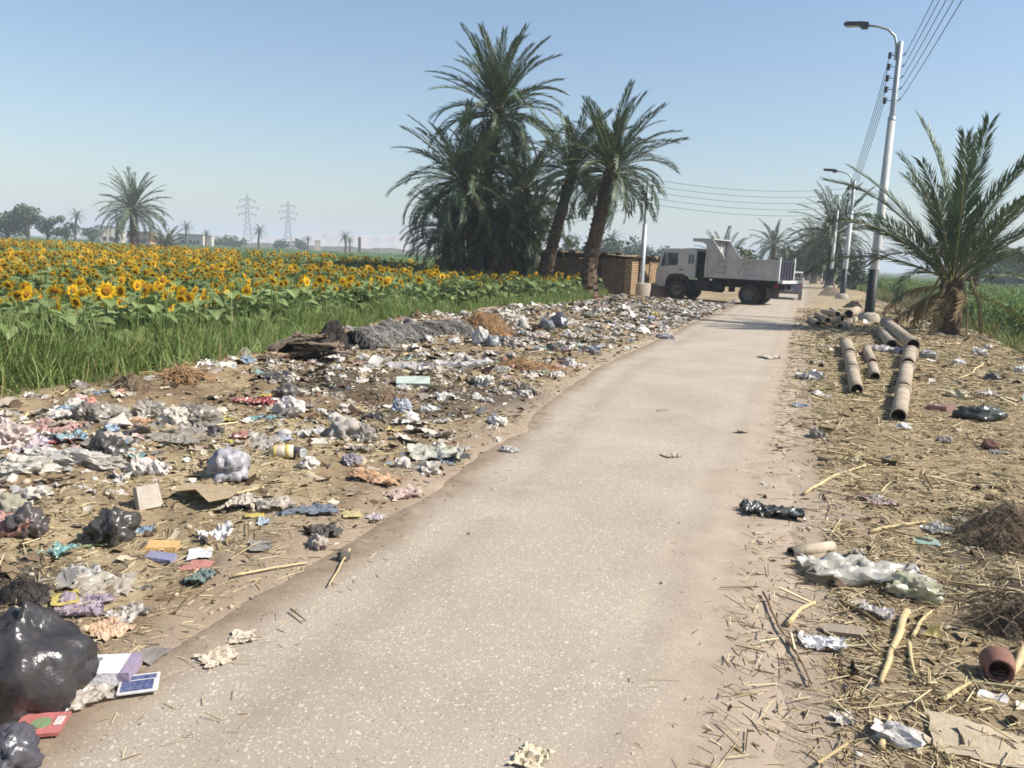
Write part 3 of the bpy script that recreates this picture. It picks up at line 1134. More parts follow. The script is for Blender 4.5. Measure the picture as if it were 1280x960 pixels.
def build_corn():
    n = 3800
    u = 16 + 85 * rng.uniform(0, 1, n) ** 1.6
    w = 1.0 + 26 * rng.uniform(0, 1, n) ** 1.7
    v = right_edge(u) + .55 + w
    x, y = uv2xy(u, v)
    keep = (x < .74 * y + 1.5)
    x, y, w = x[keep], y[keep], w[keep]
    z = th(x, y) - .02
    h = 1.0 + .25 * vn(x * .3, y * .3, 71) + rng.uniform(-.12, .12, len(x))
    r = np.hypot(x, y) + w * .8
    order = np.argsort(r)
    ind, rest = order[:160], order[160:]
    protos = []
    for k in range(4):
        mb = MB(); mb.cur = 1
        mb.tube([(0, 0, 0), (.02, 0, .9), (0, .02, 1.9)], [.018, .014, .006], 3, cap=False)
        mb.cur = 0
        for i in range(11):
            corn_leaf(mb, .2 + 1.5 * i / 11, i * 3.0 + random.uniform(-.5, .5), random.uniform(.55, .85), .1)
        protos.append(mb.arr())
    m = len(rest)
    o = mass('corn_crop', protos, rng.integers(0, 4, m), np.stack([x[rest], y[rest], z[rest]], 1),
             rot_arr(rng.uniform(0, 6.28, m), rng.normal(0, .06, m)), h[rest], [CORN, CORNS])
    stuff(o, 'dense green crop filling the field right of the road')
    lm = []
    for i in range(4):
        mb = MB(); corn_leaf(mb, 0, 0, .75, .1); lm.append(mb.mesh('leaf', CORN))
    st = MB().tube([(0, 0, 0), (.02, 0, .9), (0, .02, 1.9)], [.02, .016, .006], 5).mesh('stalk', CORNS, True)
    fol = []
    for k in range(4):
        mb = MB()
        for i in range(11):
            corn_leaf(mb, .2 + 1.5 * i / 11, i * 3.0 + random.uniform(-.5, .5), random.uniform(.55, .85), .1)
        fol.append(mb.mesh('foliage', CORN))
    for q, i in enumerate(ind):
        t = thing('corn_plant', 'leafy green corn plant at the near edge of the crop right of the young palm' if q < 60 else 'green corn plant standing behind the first plants of the right-hand crop', 'corn plant', (x[i], y[i], z[i]), random.uniform(0, 6), 'green crop plants at the right edge', float(h[i]))
        link('stalk', st, t)
        if q < 60:
            for k in range(11):
                link('leaf', lm[(k + q) % 4], t, (0, 0, .2 + 1.5 * k / 11), (0, random.uniform(-.2, .2), k * 3.0 + random.uniform(-.5, .5)), random.uniform(.75, 1.1))
        else:
            link('foliage', fol[q % 4], t)


def leaf_cloud(centers, n, size, mats, name, parent, flat=.8):
    """crown of many small leaf faces spread through several lobes"""
    protos = []
    for k in range(3):
        mb = MB(); mb.quad([(-.5, 0, 0), (0, -.28, .1), (.5, 0, 0), (0, .28, .1)]); protos.append(mb.arr())
    c = np.array([(p[0], p[1], p[2]) for p in centers]); rad = np.array([p[3] for p in centers])
    k = rng.choice(len(c), n, p=rad ** 2 / (rad ** 2).sum())
    d = rng.normal(0, 1, (n, 3)); d /= np.linalg.norm(d, axis=1)[:, None]
    rr = rng.uniform(.35, 1.0, n) ** .5 * rng.uniform(.8, 1.12, n)
    P = c[k] + d * (rad[k] * rr)[:, None] * np.array([1, 1, flat])
    o = mass(name, protos, rng.integers(0, 3, n), P, rot_arr(rng.uniform(0, 6.3, n), rng.uniform(-1.2, 1.2, n), rng.uniform(-1.2, 1.2, n)), size * rng.uniform(.6, 1.5, n), mats)
    o.parent = parent
    return o


TREEL = mat('tree_leaf', C(74, 92, 58, .62), C(108, 122, 80, .64), scale=.8, rough=.7, transl=.15, rnd=.15)
TWIG = mat('dry_twig', C(120, 104, 84, .7), C(160, 144, 120, .7), scale=4, rough=.9)


def broad_tree(label, px, y, w, h, name='leafy_tree', n=900, cat='tree', group=None, leaf=None, seed=0, lobes=11, trunkh=.2):
    rs = random.Random(seed)
    b = at(px, y, -.12)
    t = thing(name, label, cat, b, 0, group)
    mb = MB()
    mb.tube([(0, 0, 0), (rs.uniform(-.2, .2), 0, h * trunkh), (rs.uniform(-.3, .3), 0, h * .7)], [h * .035, h * .028, h * .012], 6)
    cs = []
    for i in range(lobes):
        a = rs.uniform(0, 6.28); q = rs.uniform(.1, .55)
        c = (math.cos(a) * q * w * .75, math.sin(a) * q * w * .75, h * rs.uniform(trunkh + .08, .84), rs.uniform(.13, .24) * w)
        cs.append(c)
        mb.tube([(0, 0, h * trunkh * rs.uniform(.6, 1)), (c[0] * .5, c[1] * .5, c[2] * .8), c[:3]], [h * .02, h * .013, h * .006], 4)
    mb.build('trunk', BARK, t)
    leaf_cloud(cs, n, leaf or w * .075, TREEL, 'crown', t)
    return t


def far_palm(label, px, y, topy, L, group='far palms on the horizon', seed=0, n=22, rough=1):
    rs = random.Random(seed)
    b = at(px, y, -.12)
    top = wp(px, topy, y)
    t = thing('distant_palm', label, 'palm tree', b, 0, group)
    h = top.z - b.z
    MB().tube([(0, 0, 0), (rs.uniform(-.3, .3), 0, h * .5), (top.x - b.x, 0, h)], [.38, .3, .3], 6).build('trunk', BARK, t)
    mb = MB()
    for i in range(n):
        el = 1.3 - 1.9 * (i + .5) / n; a = i * 2.4
        p = Vector((top.x - b.x, 0, h)); segs = 5
        pts = []
        for k in range(segs + 1):
            e = el - 1.3 * (k / segs) ** 1.5
            pts.append(p.copy())
            p = p + Vector((math.cos(a) * math.cos(e), math.sin(a) * math.cos(e), math.sin(e))) * L / segs
        s = Vector((-math.sin(a), math.cos(a), 0))
        for k in range(segs):
            for q in range(3):
                f = (q + .5) / 3; c = pts[k].lerp(pts[k + 1], f); d = (pts[k + 1] - pts[k]).normalized()
                ll = L * .22 * (1.1 - .8 * (k + f) / segs)
                for sg in (-1, 1):
                    tip = c + s * sg * ll * .75 + d * ll * .6 - Vector((0, 0, ll * rs.uniform(.0, .5)))
                    mb.quad([c, c + d * L * .05, tip])
    mb.build('crown', FRONDF, t)
    return t


def build_far():
    g = 'far palms on the horizon'
    far_palm('small far palm left of the lone field palm', 148, 210, 276, 5.0, g, 1)
    far_palm('far palm on the horizon right of the two pylons', 431, 260, 297, 3.6, g, 2)
    far_palm('small far palm on the horizon between the pylons', 324, 240, 289, 3.4, g, 3)
    far_palm('far palm on the horizon left of the clump of palms', 517, 240, 304, 2.9, g, 4)
    far_palm('far palm beside the tall twin palm on the horizon', 437, 300, 301, 2.8, g, 5)
    far_palm('far palm rising behind the mud house right of the single palm trunk', 765, 170, 300, 3.6, g, 6)
    far_palm('far palm among the trees between the pole and the single palm', 783, 230, 312, 3.2, g, 7)
    far_palm('far palm just right of the concrete pole behind the truck cab', 808, 230, 314, 3.0, g, 8)
    far_palm('far palm against the hills at the left of the clump', 543, 190, 302, 2.6, g, 9)
    far_palm('far palm on the horizon above the field left of the nearer pylon', 233, 270, 284, 3.5, g, 10)
    far_palm('far palm on the horizon beside the white wall', 258, 280, 292, 2.6, g, 11)
    far_palm('far palm left of the small house on the horizon', 96, 230, 270, 3.4, g, 12)
    far_palm('far palm on the horizon right of the farther pylon', 385, 300, 299, 2.6, g, 13)
    b = at(208, 120, -.15)
    palm('bushy_palm', 'trunkless bushy palm in the field right of the lone palm', b, b + Vector((0, 0, .8)), .35, .3, 26, 4.0, (1.2, .15), nl=26, key='mid', leafmat=FRONDF, seed=41)
    g = 'far trees along the horizon'
    broad_tree('big grey-green tree at the left edge of the horizon', 12, 190, 9, 8.5, seed=1, n=1500, group=g)
    broad_tree('big grey-green tree second from the left on the horizon', 38, 185, 10, 9.0, seed=2, n=1500, group=g)
    broad_tree('round far tree left of the small house on the horizon', 62, 200, 8, 7.4, seed=3, n=1100, group=g)
    broad_tree('dense far tree just left of the lone field palm', 86, 200, 7.5, 7.5, seed=4, n=1100, group=g)
    broad_tree('low far tree between the house and the lone palm', 118, 240, 9, 5.2, seed=5, n=800, group=g)
    broad_tree('small far tree beside the nearer pylon', 297, 300, 9, 5.5, seed=6, n=600, group=g)
    broad_tree('small far tree below the farther pylon', 352, 300, 8, 5.2, seed=7, n=600, group=g)
    broad_tree('small far tree right of the farther pylon', 374, 310, 9, 4.6, seed=8, n=600, group=g)
    broad_tree('far low tree left of the nearer pylon', 275, 320, 12, 4.6, seed=9, n=600, group=g)
    for i, (px, y, w, h) in enumerate(((702, 150, 9, 6.2), (740, 170, 11, 6.0), (775, 190, 14, 6.5), (800, 200, 12, 6.0), (822, 210, 10, 5.5))):
        broad_tree(['hazy tree behind the brick wall left of the single palm', 'hazy tree behind the mud house beside the single palm trunk', 'wide hazy tree behind the mud house roof',
                    'hazy tree behind the concrete pole', 'hazy tree behind the truck cab'][i], px, y, w, h, seed=20 + i, n=800, group='hazy trees behind the mud house')
    broad_tree('dark green bush behind the truck bed', 925, 85, 8, 3.6, name='leafy_bush', cat='bush', seed=31, n=1100, trunkh=.15)
    broad_tree('dark bushy tree under the roadside palms', 1003, 120, 8, 5.8, seed=32, n=1400, trunkh=.2)
    broad_tree('dark leafy bush behind the second lamp post', 1068, 75, 4.6, 3.4, name='leafy_bush', cat='bush', seed=33, n=1100, trunkh=.15)
    broad_tree('dark tree at the end of the road beside the pickup', 990, 160, 10, 6.0, seed=34, n=1000, trunkh=.2)
    broad_tree('far hazy tree on the right horizon beyond the crop', 1240, 150, 16, 5.0, seed=35, n=900, trunkh=.2)
    broad_tree('far hazy tree at the right edge of the picture', 1275, 140, 13, 6.6, seed=36, n=900, trunkh=.2)
    # bare dry shrub left of the young palm
    for q, (px, py, lab) in enumerate(((1120, 396, 'bare dry shrub of tangled twigs between the lamp post and the young palm'), (1150, 402, 'low dry shrub leaning against the young palm'))):
        b = gp(px, py); rs = random.Random(90 + q)
        t = thing('dry_shrub', lab, 'shrub', b)
        for i in range(46):
            a = rs.uniform(0, 6.28); el = rs.uniform(.25, 1.4); L = rs.uniform(.9, 2.2) * (1 if q == 0 else .7)
            d = Vector((math.cos(a) * math.cos(el), math.sin(a) * math.cos(el), math.sin(el)))
            p1 = d * L * .5 + Vector((rs.uniform(-.1, .1), rs.uniform(-.1, .1), .06)); p2 = d * L + Vector((rs.uniform(-.3, .3), rs.uniform(-.3, .3), -.15))
            mb = MB().tube([(0, 0, -.02), p1, p2], [.014, .009, .003], 3, cap=False)
            for k in range(6):
                f = rs.uniform(.3, 1); s = p1.lerp(p2, f)
                e = Vector((rs.gauss(0, 1), rs.gauss(0, 1), rs.gauss(.3, .8))).normalized() * rs.uniform(.15, .45)
                mb.tube([s, s + e * .5 + Vector((0, 0, .03)), s + e], [.006, .004, .002], 3, cap=False)
            mb.build('branch', TWIG, t)
    # a band of low green crop beyond the sunflowers
    n = 9000
    x = rng.uniform(-330, 40, n); y = 50 + 260 * rng.uniform(0, 1, n) ** 1.5
    far = 49 + .65 * np.clip(-x - 5, 0, None)
    ok = (y > far) & (np.abs(x) < .75 * y) & ((x < -.075 * y) | (y > 75)) & (x < .02 * y)
    x, y = x[ok], y[ok]; n = len(x)
    protos = []
    for k in range(3):
        mb = MB()
        for i in range(9):
            a = i * .7 + random.uniform(-.3, .3)
            leaf_pts(mb, (0, 0, .15), (math.cos(a), math.sin(a), 1.2), .8, .22, 1.4, segs=2, shape=(.4, 1, 0))
        protos.append(mb.arr())
    o = mass('distant_crop', protos, rng.integers(0, 3, n), np.stack([x, y, th(x, y)], 1), rot_arr(rng.uniform(0, 6.3, n), rng.normal(0, .1, n)), rng.uniform(.8, 1.5, n) * (1 + y / 200), [CORN])
    stuff(o, 'low green crop beyond the sunflowers reaching towards the horizon')


build_corn()
build_far()


# ================================================================== built things
STEEL = mat('galvanised_steel', C(176, 180, 184), C(204, 206, 206), scale=3, rough=.45, metal=.25, spec=.5)
WHITEP = mat('weathered_white_paint', C(206, 204, 200), C(228, 226, 220), scale=2.5, rough=.55)
BLACKP = mat('black_paint', C(38, 42, 48), C(58, 60, 64), scale=3, rough=.55)
CONC = mat('concrete', C(168, 156, 140), C(204, 192, 174), scale=6, rough=.95, bump=.5, bscale=30)
DARKM = mat('dark_metal', C(60, 62, 66), C(80, 80, 82), scale=6, rough=.5, spec=.5)
CERAM = mat('insulator_ceramic', C(70, 66, 64), C(96, 88, 84), scale=8, rough=.35)
WIRE = mat('wire', C(96, 104, 116), None, rough=.6)


def insulator(parent, z, side):
    mb = MB()
    mb.tube([(0, 0, z), (.22 * side, 0, z), (.22 * side, 0, z + .1)], .014, 5)
    mb.build('bracket', DARKM, parent)
    q = MB().lathe([(.0, -.10), (.05, -.10), (.06, -.05), (.04, -.03), (.06, 0), (.04, .03), (.06, .06), (.045, .11), (0, .11)], 8, (.3 * side, 0, z))
    q.tube([(.22 * side, 0, z), (.3 * side, 0, z)], .018, 4)
    q.build('insulator', CERAM, parent, True)


def lamp_post(label, loc, H, rz, lod=0):
    """post with arm pointing to local -X"""
    t = thing('street_lamp', label, 'street lamp', loc, rz, 'street lamps along the right side of the road')
    MB().lathe([(0, .34), (.2, .34), (.34, .26), (.42, .05), (.46, -.2), (0, -.2)], 14).build('concrete_base', CONC, t, True)
    MB().lathe([(.175, .3), (.165, 1.9), (0.0, 1.9)], 12).build('black_band', BLACKP, t, True)
    MB().lathe([(.163, 1.9), (.125, H * .74), (.0, H * .74 + .01)], 12).build('pole', WHITEP, t, True)
    MB().lathe([(.1, H * .74), (.085, H), (0, H + .01)], 10).build('upper_pole', STEEL, t, True)
    MB().lathe([(.135, H * .74 - .12), (.135, H * .74 + .02), (.0, H * .74 + .03)], 12).build('joint_collar', STEEL, t, True)
    arm = [(0, 0, H - .55), (-.06, 0, H - .1), (-.02, 0, H + .02)]
    arm = [(-.11, 0, H - .6), (-.12, 0, H - .15), (-.2, 0, H + .18), (-.45, 0, H + .43), (-.8, 0, H + .55), (-1.15, 0, H + .6)]
    MB().tube(arm, .042, 8).build('lamp_arm', STEEL, t, True)
    h = MB()
    h.prism([(-1.1, H + .5), (-1.1, H + .68), (-1.35, H + .72), (-1.85, H + .74), (-1.92, H + .69), (-1.85, H + .63), (-1.36, H + .58), (-1.3, H + .5)], -.13, .13)
    hd = h.build('lamp_head', DARKM, t)
    MB().box((-1.6, 0, H + .6), (.42, .2, .03)).build('lens', mat('lamp_lens', C(190, 194, 196), None, rough=.2), hd)
    for k in range(5):
        insulator(t, H - .45 - .38 * k, -1)
        MB().tube([(0.02, 0, H - .45 - .38 * k), (.16, 0, H - .45 - .38 * k), (.18, 0, H - .36 - .38 * k)], .016, 4).build('hook', DARKM, t)
    return t


def wire(label, a, b, sag, group, rad=.011, name='overhead_wire'):
    a, b = Vector(a), Vector(b)
    n = 14
    pts = [a.lerp(b, i / n) - Vector((0, 0, sag * 4 * (i / n) * (1 - i / n))) for i in range(n + 1)]
    mb = MB().tube([p - a for p in pts], rad, 4)
    o = mb.build(name, WIRE)
    o.location = a
    return tag(o, label, 'wire', group)


ORD = ['topmost', 'second', 'middle', 'fourth', 'lowest']


def build_lamps():
    rz = -RA
    spots = [(1.2, 2.3), None, None, None, None, None]
    b1 = gp(1085, 404)
    H1 = wp(1122, 52, b1.y).z - b1.z
    p2 = gp(1052, 375); H2 = wp(1063, 226, p2.y).z - p2.z
    out = []
    data = [((*uv2xy(1.0, 2.35), 0), H1, 'tall white street lamp out of view on the near right'), (b1, H1, 'nearest tall white street lamp with black foot, by the broken pipes'),
            (p2, H2, 'second white street lamp from the front, black foot on a round concrete block'),
            (Vector((*uv2xy(80, 2.2), 0)), H2, 'third white street lamp along the road beside the dark palms'),
            (Vector((*uv2xy(106, 2.2), 0)), H2, 'fourth white street lamp along the road, small in the distance'),
            (Vector((*uv2xy(132, 2.2), 0)), H2, 'fifth and farthest white street lamp along the road')]
    for loc, H, lab in data:
        loc = Vector(loc); loc.z = thf(loc.x, loc.y)
        lamp_post(lab, loc, H, rz); out.append((loc, H))
    ex = Vector((RN[0], RN[1], 0))
    for i in range(len(out) - 1):
        (a, ha), (b, hb) = out[i], out[i + 1]
        for k in range(5):
            s0 = ex * (.18 if i == 0 else -.3); s1 = ex * (.18 if i == 0 else -.3)
            wire('%s wire of the five %s' % (ORD[k], ['running up out of the picture from the nearest lamp post', 'between the nearest lamp post and the second', 'between the second and third lamp posts', 'between the third and fourth lamp posts', 'between the two farthest lamp posts'][i]),
                 a + s0 + Vector((0, 0, ha - .45 - .38 * k)), b + s1 + Vector((0, 0, hb - .45 - .38 * k)), .35 if i else .3, 'overhead wires along the road')
    # the plain pole by the mud house
    pm = gp(800, 373); Hm = wp(809, 222, pm.y).z - pm.z

    def pole(label, loc, H):
        t = thing('power_pole', label, 'power pole', loc, rz - .4, 'power poles left of the road')
        MB().lathe([(0, .75), (.5, .75), (.52, .7), (.54, -.2)], 18).build('concrete_base', CONC, t, True)
        MB().lathe([(.15, .7), (.11, H * .62), (.0, H * .62)], 10).build('pole', STEEL, t, True)
        MB().lathe([(.085, H * .62 - .1), (.06, H), (0, H)], 10).build('upper_pole', STEEL, t, True)
        for k in range(5):
            insulator(t, H - .15 - .3 * k, -1); insulator(t, H - .15 - .3 * k, 1)
        return t
    pole('slim grey power pole on a round concrete block beside the mud house', pm, Hm)
    bk = at(628, 84); pole('grey power pole hidden behind the palm clump', bk, Hm)
    loc2, H2_ = out[2]
    for k in range(5):
        z = Hm - .1 - .3 * k
        wire('%s wire of the five crossing from the grey pole to the second lamp post' % ORD[k], pm + ex * .3 + Vector((0, 0, z)), loc2 - ex * .3 + Vector((0, 0, H2_ - .45 - .38 * k)), .35, 'wires across the road', .012)
        wire('%s wire of the five running left from the grey pole behind the palms' % ORD[k], pm - ex * .3 + Vector((0, 0, z)), bk + Vector((.2, 0, z)), .5, 'wires behind the palms', .014)


# ---------------------------------------------------------------- pylons
def pylon(label, px, y, topy):
    top = wp(px, topy, y)
    b = Vector((top.x, y, -.15)); H = top.z - b.z
    t = thing('electricity_pylon', label, 'pylon', b, .35, 'lattice pylons on the horizon')
    m = mat('pylon_steel', C(150, 154, 160), C(168, 170, 174), scale=.5, rough=.6)
    w0, w1, w2 = H * .085, H * .028, H * .016
    lv = [0, .14, .27, .39, .5, .6, .69, .77, .84, .9, .95]

    def wd(f):
        return w0 + (w1 - w0) * f / .6 if f < .6 else w1 + (w2 - w1) * (f - .6) / .4
    body = MB(); r = H * .0052
    for sx in (-1, 1):
        for sy in (-1, 1):
            body.tube([(sx * wd(f), sy * wd(f), f * H) for f in lv] + [(0, 0, H)], r * 1.3, 4)
    for a, c in zip(lv[:-1], lv[1:]):
        A, B_ = wd(a), wd(c)
        for s in (-1, 1):
            body.tube([(-A, s * A, a * H), (B_, s * B_, c * H)], r, 3); body.tube([(A, s * A, a * H), (-B_, s * B_, c * H)], r, 3)
            body.tube([(s * A, -A, a * H), (s * B_, B_, c * H)], r, 3); body.tube([(s * A, A, a * H), (s * B_, -B_, c * H)], r, 3)
    body.build('lattice_tower', m, t)
    for f, l in ((.6, .15), (.73, .19), (.86, .14)):
        for s in (-1, 1):
            q = MB(); tip = (s * l * H, 0, f * H + .02 * H); w = wd(f)
            for sy in (-1, 1):
                q.tube([(s * w, sy * w, f * H), tip], r, 3); q.tube([(s * w, sy * w, (f + .05) * H), tip], r, 3)
                q.tube([(s * (w + l * H) * .5, sy * w * .5, f * H + .01 * H), (s * w, sy * w, (f + .05) * H)], r * .8, 3)
            arm = q.build('cross_arm', m, t)
            MB().tube([(s * l * H, 0, f * H + .02 * H), (s * l * H, 0, f * H - .03 * H)], r * 1.6, 4).build('insulator_string', CERAM, arm)
    return b, H


# ---------------------------------------------------------------- houses and walls
MUD = mat('mud_plaster', C(92, 76, 64), C(126, 106, 88), scale=2.2, rough=.97, bump=.7, bscale=14)
PINK = mat('pink_brick', C(186, 140, 118), C(212, 170, 146), scale=3, rough=.95)
CREAM = mat('cream_render', C(206, 194, 176), C(224, 214, 198), scale=1, rough=.9)
DARKOP = mat('dark_wood', C(64, 52, 44), C(88, 72, 58), scale=5, rough=.9)
STRAWM = mat('straw_thatch', C(150, 122, 82), C(196, 168, 122), scale=14, rough=.95, bump=.6, bscale=40)


def brick_material():
    m = bpy.data.materials.new('mud_brick'); m.use_nodes = True
    nt = m.node_tree; L = nt.links.new; N = nt.nodes.new
    b = nt.nodes['Principled BSDF']; b.inputs['Roughness'].default_value = .95; b.inputs['Specular IOR Level'].default_value = .1
    tc = N('ShaderNodeTexCoord')
    br = N('ShaderNodeTexBrick')
    for k, v in (('Color1', C(204, 176, 140)), ('Color2', C(176, 146, 112)), ('Mortar', C(120, 98, 76))):
        br.inputs[k].default_value = v
    br.inputs['Scale'].default_value = 1; br.inputs['Brick Width'].default_value = .28; br.inputs['Row Height'].default_value = .11
    br.inputs['Mortar Size'].default_value = .018
    mp = N('ShaderNodeMapping'); mp.inputs['Rotation'].default_value = (math.pi / 2, 0, math.pi / 2)
    sx = N('ShaderNodeSeparateXYZ'); L(tc.outputs['Object'], sx.inputs[0])
    ad = N('ShaderNodeMath'); ad.operation = 'ADD'; L(sx.outputs[0], ad.inputs[0]); L(sx.outputs[1], ad.inputs[1])
    cb = N('ShaderNodeCombineXYZ'); L(ad.outputs[0], cb.inputs[0]); L(sx.outputs[2], cb.inputs[1])
    L(cb.outputs[0], br.inputs['Vector'])
    L(br.outputs['Color'], b.inputs['Base Color'])
    bp = N('ShaderNodeBump'); bp.inputs['Distance'].default_value = .02; bp.invert = True
    L(br.outputs['Fac'], bp.inputs['Height']); L(bp.outputs[0], b.inputs['Normal'])
    return m


def rough_wall(mb, a, b, h, th_, n=26, amp=.08, z0=-.2):
    """a thick wall from a to b (x,y) with uneven top"""
    a, b = Vector((*a, 0)), Vector((*b, 0))
    d = (b - a).normalized(); s = Vector((-d.y, d.x, 0)) * th_ * .5
    base = len(mb.v)
    for i in range(n + 1):
        p = a.lerp(b, i / n)
        hh = h + amp * random.uniform(-1, 1) + amp * math.sin(i * .7)
        q = s * random.uniform(.92, 1.06)
        for k, (o, z) in enumerate(((q, z0), (q, hh), (-q, hh + random.uniform(-.03, .03)), (-q, z0))):
            mb.v.append(tuple(p + o + Vector((0, 0, z))))
    for i in range(n):
        for k in range(3):
            c = base + i * 4 + k
            mb.f.append((c, c + 4, c + 5, c + 1)); mb.m.append(mb.cur)
    mb.f.append((base, base + 1, base + 2, base + 3)); mb.m.append(mb.cur)
    e = base + n * 4
    mb.f.append((e + 3, e + 2, e + 1, e)); mb.m.append(mb.cur)


def build_houses():
    BR = brick_material()
    c0 = gp(784, 374); u0, v0 = xy2uv(c0.x, c0.y)
    t = thing('mud_house', 'low mud brick house with flat roof and dark doorway behind the palms', 'house', (c0.x, c0.y, 0), -RA)
    H = 1.95

    # local frame: x to the right of the road, y along the road
    def wall(name, a, b, h, th_=.32, m=MUD, amp=.05, n=24):
        mb = MB(); rough_wall(mb, a, b, h, th_, n, amp); return mb.build(name, m, t)
    wall('front_wall', (-7.2, 0), (-2.3, 0), H); wall('front_wall', (-1.35, 0), (-.16, 0), H, n=8)
    lintel = MB(); rough_wall(lintel, (-2.3, 0), (-1.35, 0), H, .3, 6, .04, z0=1.62); lintel.build('lintel', MUD, t)
    wall('side_wall', (0, -.16), (0, 4.4), H + .05, .32, BR); wall('side_wall', (0, 4.75), (0, 12.5), H - .05, .3, BR, .06, 30)
    wall('back_wall', (-7.2, 9), (-.16, 9), H); wall('left_wall', (-7.2, .16), (-7.2, 8.84), H)
    door = MB().box((-1.825, .12, .72), (.94, .06, 1.8)).build('door', DARKOP, t)
    for k in range(4):
        MB().box((-2.17 + .23 * k, .08, .72), (.21, .03, 1.78)).build('plank', DARKOP, door)
    for k in range(13):
        y = .4 + .68 * k
        MB().tube([(-7.5, y, H + .04), (.3 + random.uniform(-.1, .15), y, H + .08 + random.uniform(-.02, .05))], .06, 6).build('roof_beam', DARKOP, t)
    P = []
    for j in range(14):
        for i in range(20):
            P.append((-7.6 + 8.0 * i / 19 + random.uniform(-.15, .15), -.35 + 9.6 * j / 13 + random.uniform(-.2, .2) * (0 < j), H + .16 + random.uniform(-.04, .08)))
    rf = MB(); rf.grid(P, 20, 14)
    P2 = [(p[0], p[1], p[2] - .07) for p in P]
    rf.grid(P2, 20, 14)
    rf.build('thatch_roof', STRAWM, t)
    for k in range(9):
        x = -6.8 + k * .8 + random.uniform(-.2, .2)
        MB().box((x, -.28 + random.uniform(-.1, .05), H + .26), (random.uniform(.3, .7), .22, random.uniform(.08, .16)), Matrix.Rotation(random.uniform(-.2, .2), 3, 'Y'), jit=.03).build('roof_brick', MUD if k % 3 else CONC, t)
    # crumbled bricks at the foot of the side wall
    for k in range(7):
        u, v = u0 + random.uniform(-.3, .9), v0 + random.uniform(.3, 1.6)
        x, y = uv2xy(u, v)
        o = MB().box((0, 0, 0), (random.uniform(.2, .5), random.uniform(.2, .35), random.uniform(.15, .3)), Matrix.Rotation(random.uniform(0, 3), 3, 'Z'), jit=.05).build('mud_lump', MUD)
        o.location = (x, y, .08); tag(o, 'broken mud brick lump at the foot of the mud house side wall', 'rubble', 'rubble by the mud house')
    # brick gate pier just left of the truck's front wheel
    b = gp(829, 374)
    o = MB(); rough_wall(o, (-.5, 0), (.5, 0), .75, .35, 8, .05)
    q = o.build('brick_stub', PINK); q.location = (b.x, b.y + 1.2, 0); q.rotation_euler.z = .3
    tag(q, 'low reddish brick stub beside the front wheel of the truck', 'wall')
    # straw-capped mud wall left of the clump
    a, c = at(546, 46), at(640, 44)
    mb = MB(); rough_wall(mb, (0, 0), (c.x - a.x, c.y - a.y), 1.55, .5, 30, .08)
    w = thing('mud_wall', 'mud wall with straw capping left of the palm clump', 'wall', (a.x, a.y, -.1))
    mb.build('wall', MUD, w)
    cap = MB(); L = (c - a).length
    d = Vector((c.x - a.x, c.y - a.y, 0)).normalized(); s = Vector((-d.y, d.x, 0))
    for i in range(420):
        p = d * random.uniform(0, L) + s * random.uniform(-.3, .3) + Vector((0, 0, 1.6 + random.uniform(-.05, .14)))
        e = Vector((random.gauss(0, 1), random.gauss(0, 1), random.gauss(-.2, .4))).normalized() * random.uniform(.15, .4)
        cap.tube([p, p + e], .012, 3, cap=False)
    stuff(cap.build('straw_capping', STRAWM, w))
    # pink crenellated brick wall further back
    a = at(688, 62)
    w = thing('brick_wall', 'pinkish brick wall with tooth-like gaps behind the mud house roof', 'wall', (a.x, 62, 0))
    mb = MB(); rough_wall(mb, (0, 0), (2.9, 1), 2.05, .3, 20, .03); mb.build('wall', PINK, w)
    for k in range(5):
        MB().box((.25 + k * .6, .09 + k * .2, 2.24), (.34, .28, .42), Matrix.Rotation(.33, 3, 'Z'), jit=.02).build('merlon', PINK, w)
    # far buildings
    for px, y, w_, h, lab, m in ((143, 260, 6.5, 5.6, 'small unfinished cream house on the horizon left of the lone palm', CREAM), (180, 250, 7, 4.2, 'low brick house on the horizon behind the lone palm', PINK),
                                 (246, 300, 10, 4.5, 'low white building on the horizon right of the bushy palm', CREAM), (397, 320, 2.2, 4.4, 'narrow pale tower-like hut on the horizon right of the pylons', CREAM),
                                 (263, 290, 2, 4.2, 'narrow white gatehouse on the horizon', CREAM), (449, 320, 1.0, 6.5, 'slim dark tower on the horizon beside the twin palms', MUD)):
        b = at(px, y, -.15)
        t = thing('distant_house', lab, 'house', b, random.uniform(-.3, .3), 'houses on the horizon')
        wl = MB().box((0, 0, h / 2), (w_, w_ * .8, h)).build('wall', m, t)
        MB().box((0, 0, h + .15), (w_ * 1.06, w_ * .86, .3)).build('roof', CONC, t)
        if w_ > 5:
            for fl in range(2 if h > 6 else 1):
                for k in range(3):
                    MB().box((-w_ * .3 + k * w_ * .3, -w_ * .4 - .02, 1.8 + fl * 3), (1.1, .12, 1.3)).build('window', DARKOP, t)
            MB().box((w_ * .15, -w_ * .4 - .03, 1.0), (1.0, .12, 2.0)).build('door', DARKOP, t)
    # the long low wall and bank at the horizon
    a, c = at(215, 330, 0), at(560, 330, 0)
    mb = MB(); rough_wall(mb, (0, 0), (c.x - a.x, 0), 2.6, .8, 60, .25)
    o = mb.build('boundary_wall', CREAM); o.location = (a.x, a.y, -.1)
    tag(o, 'long low pale wall along the horizon below the pylons', 'wall')


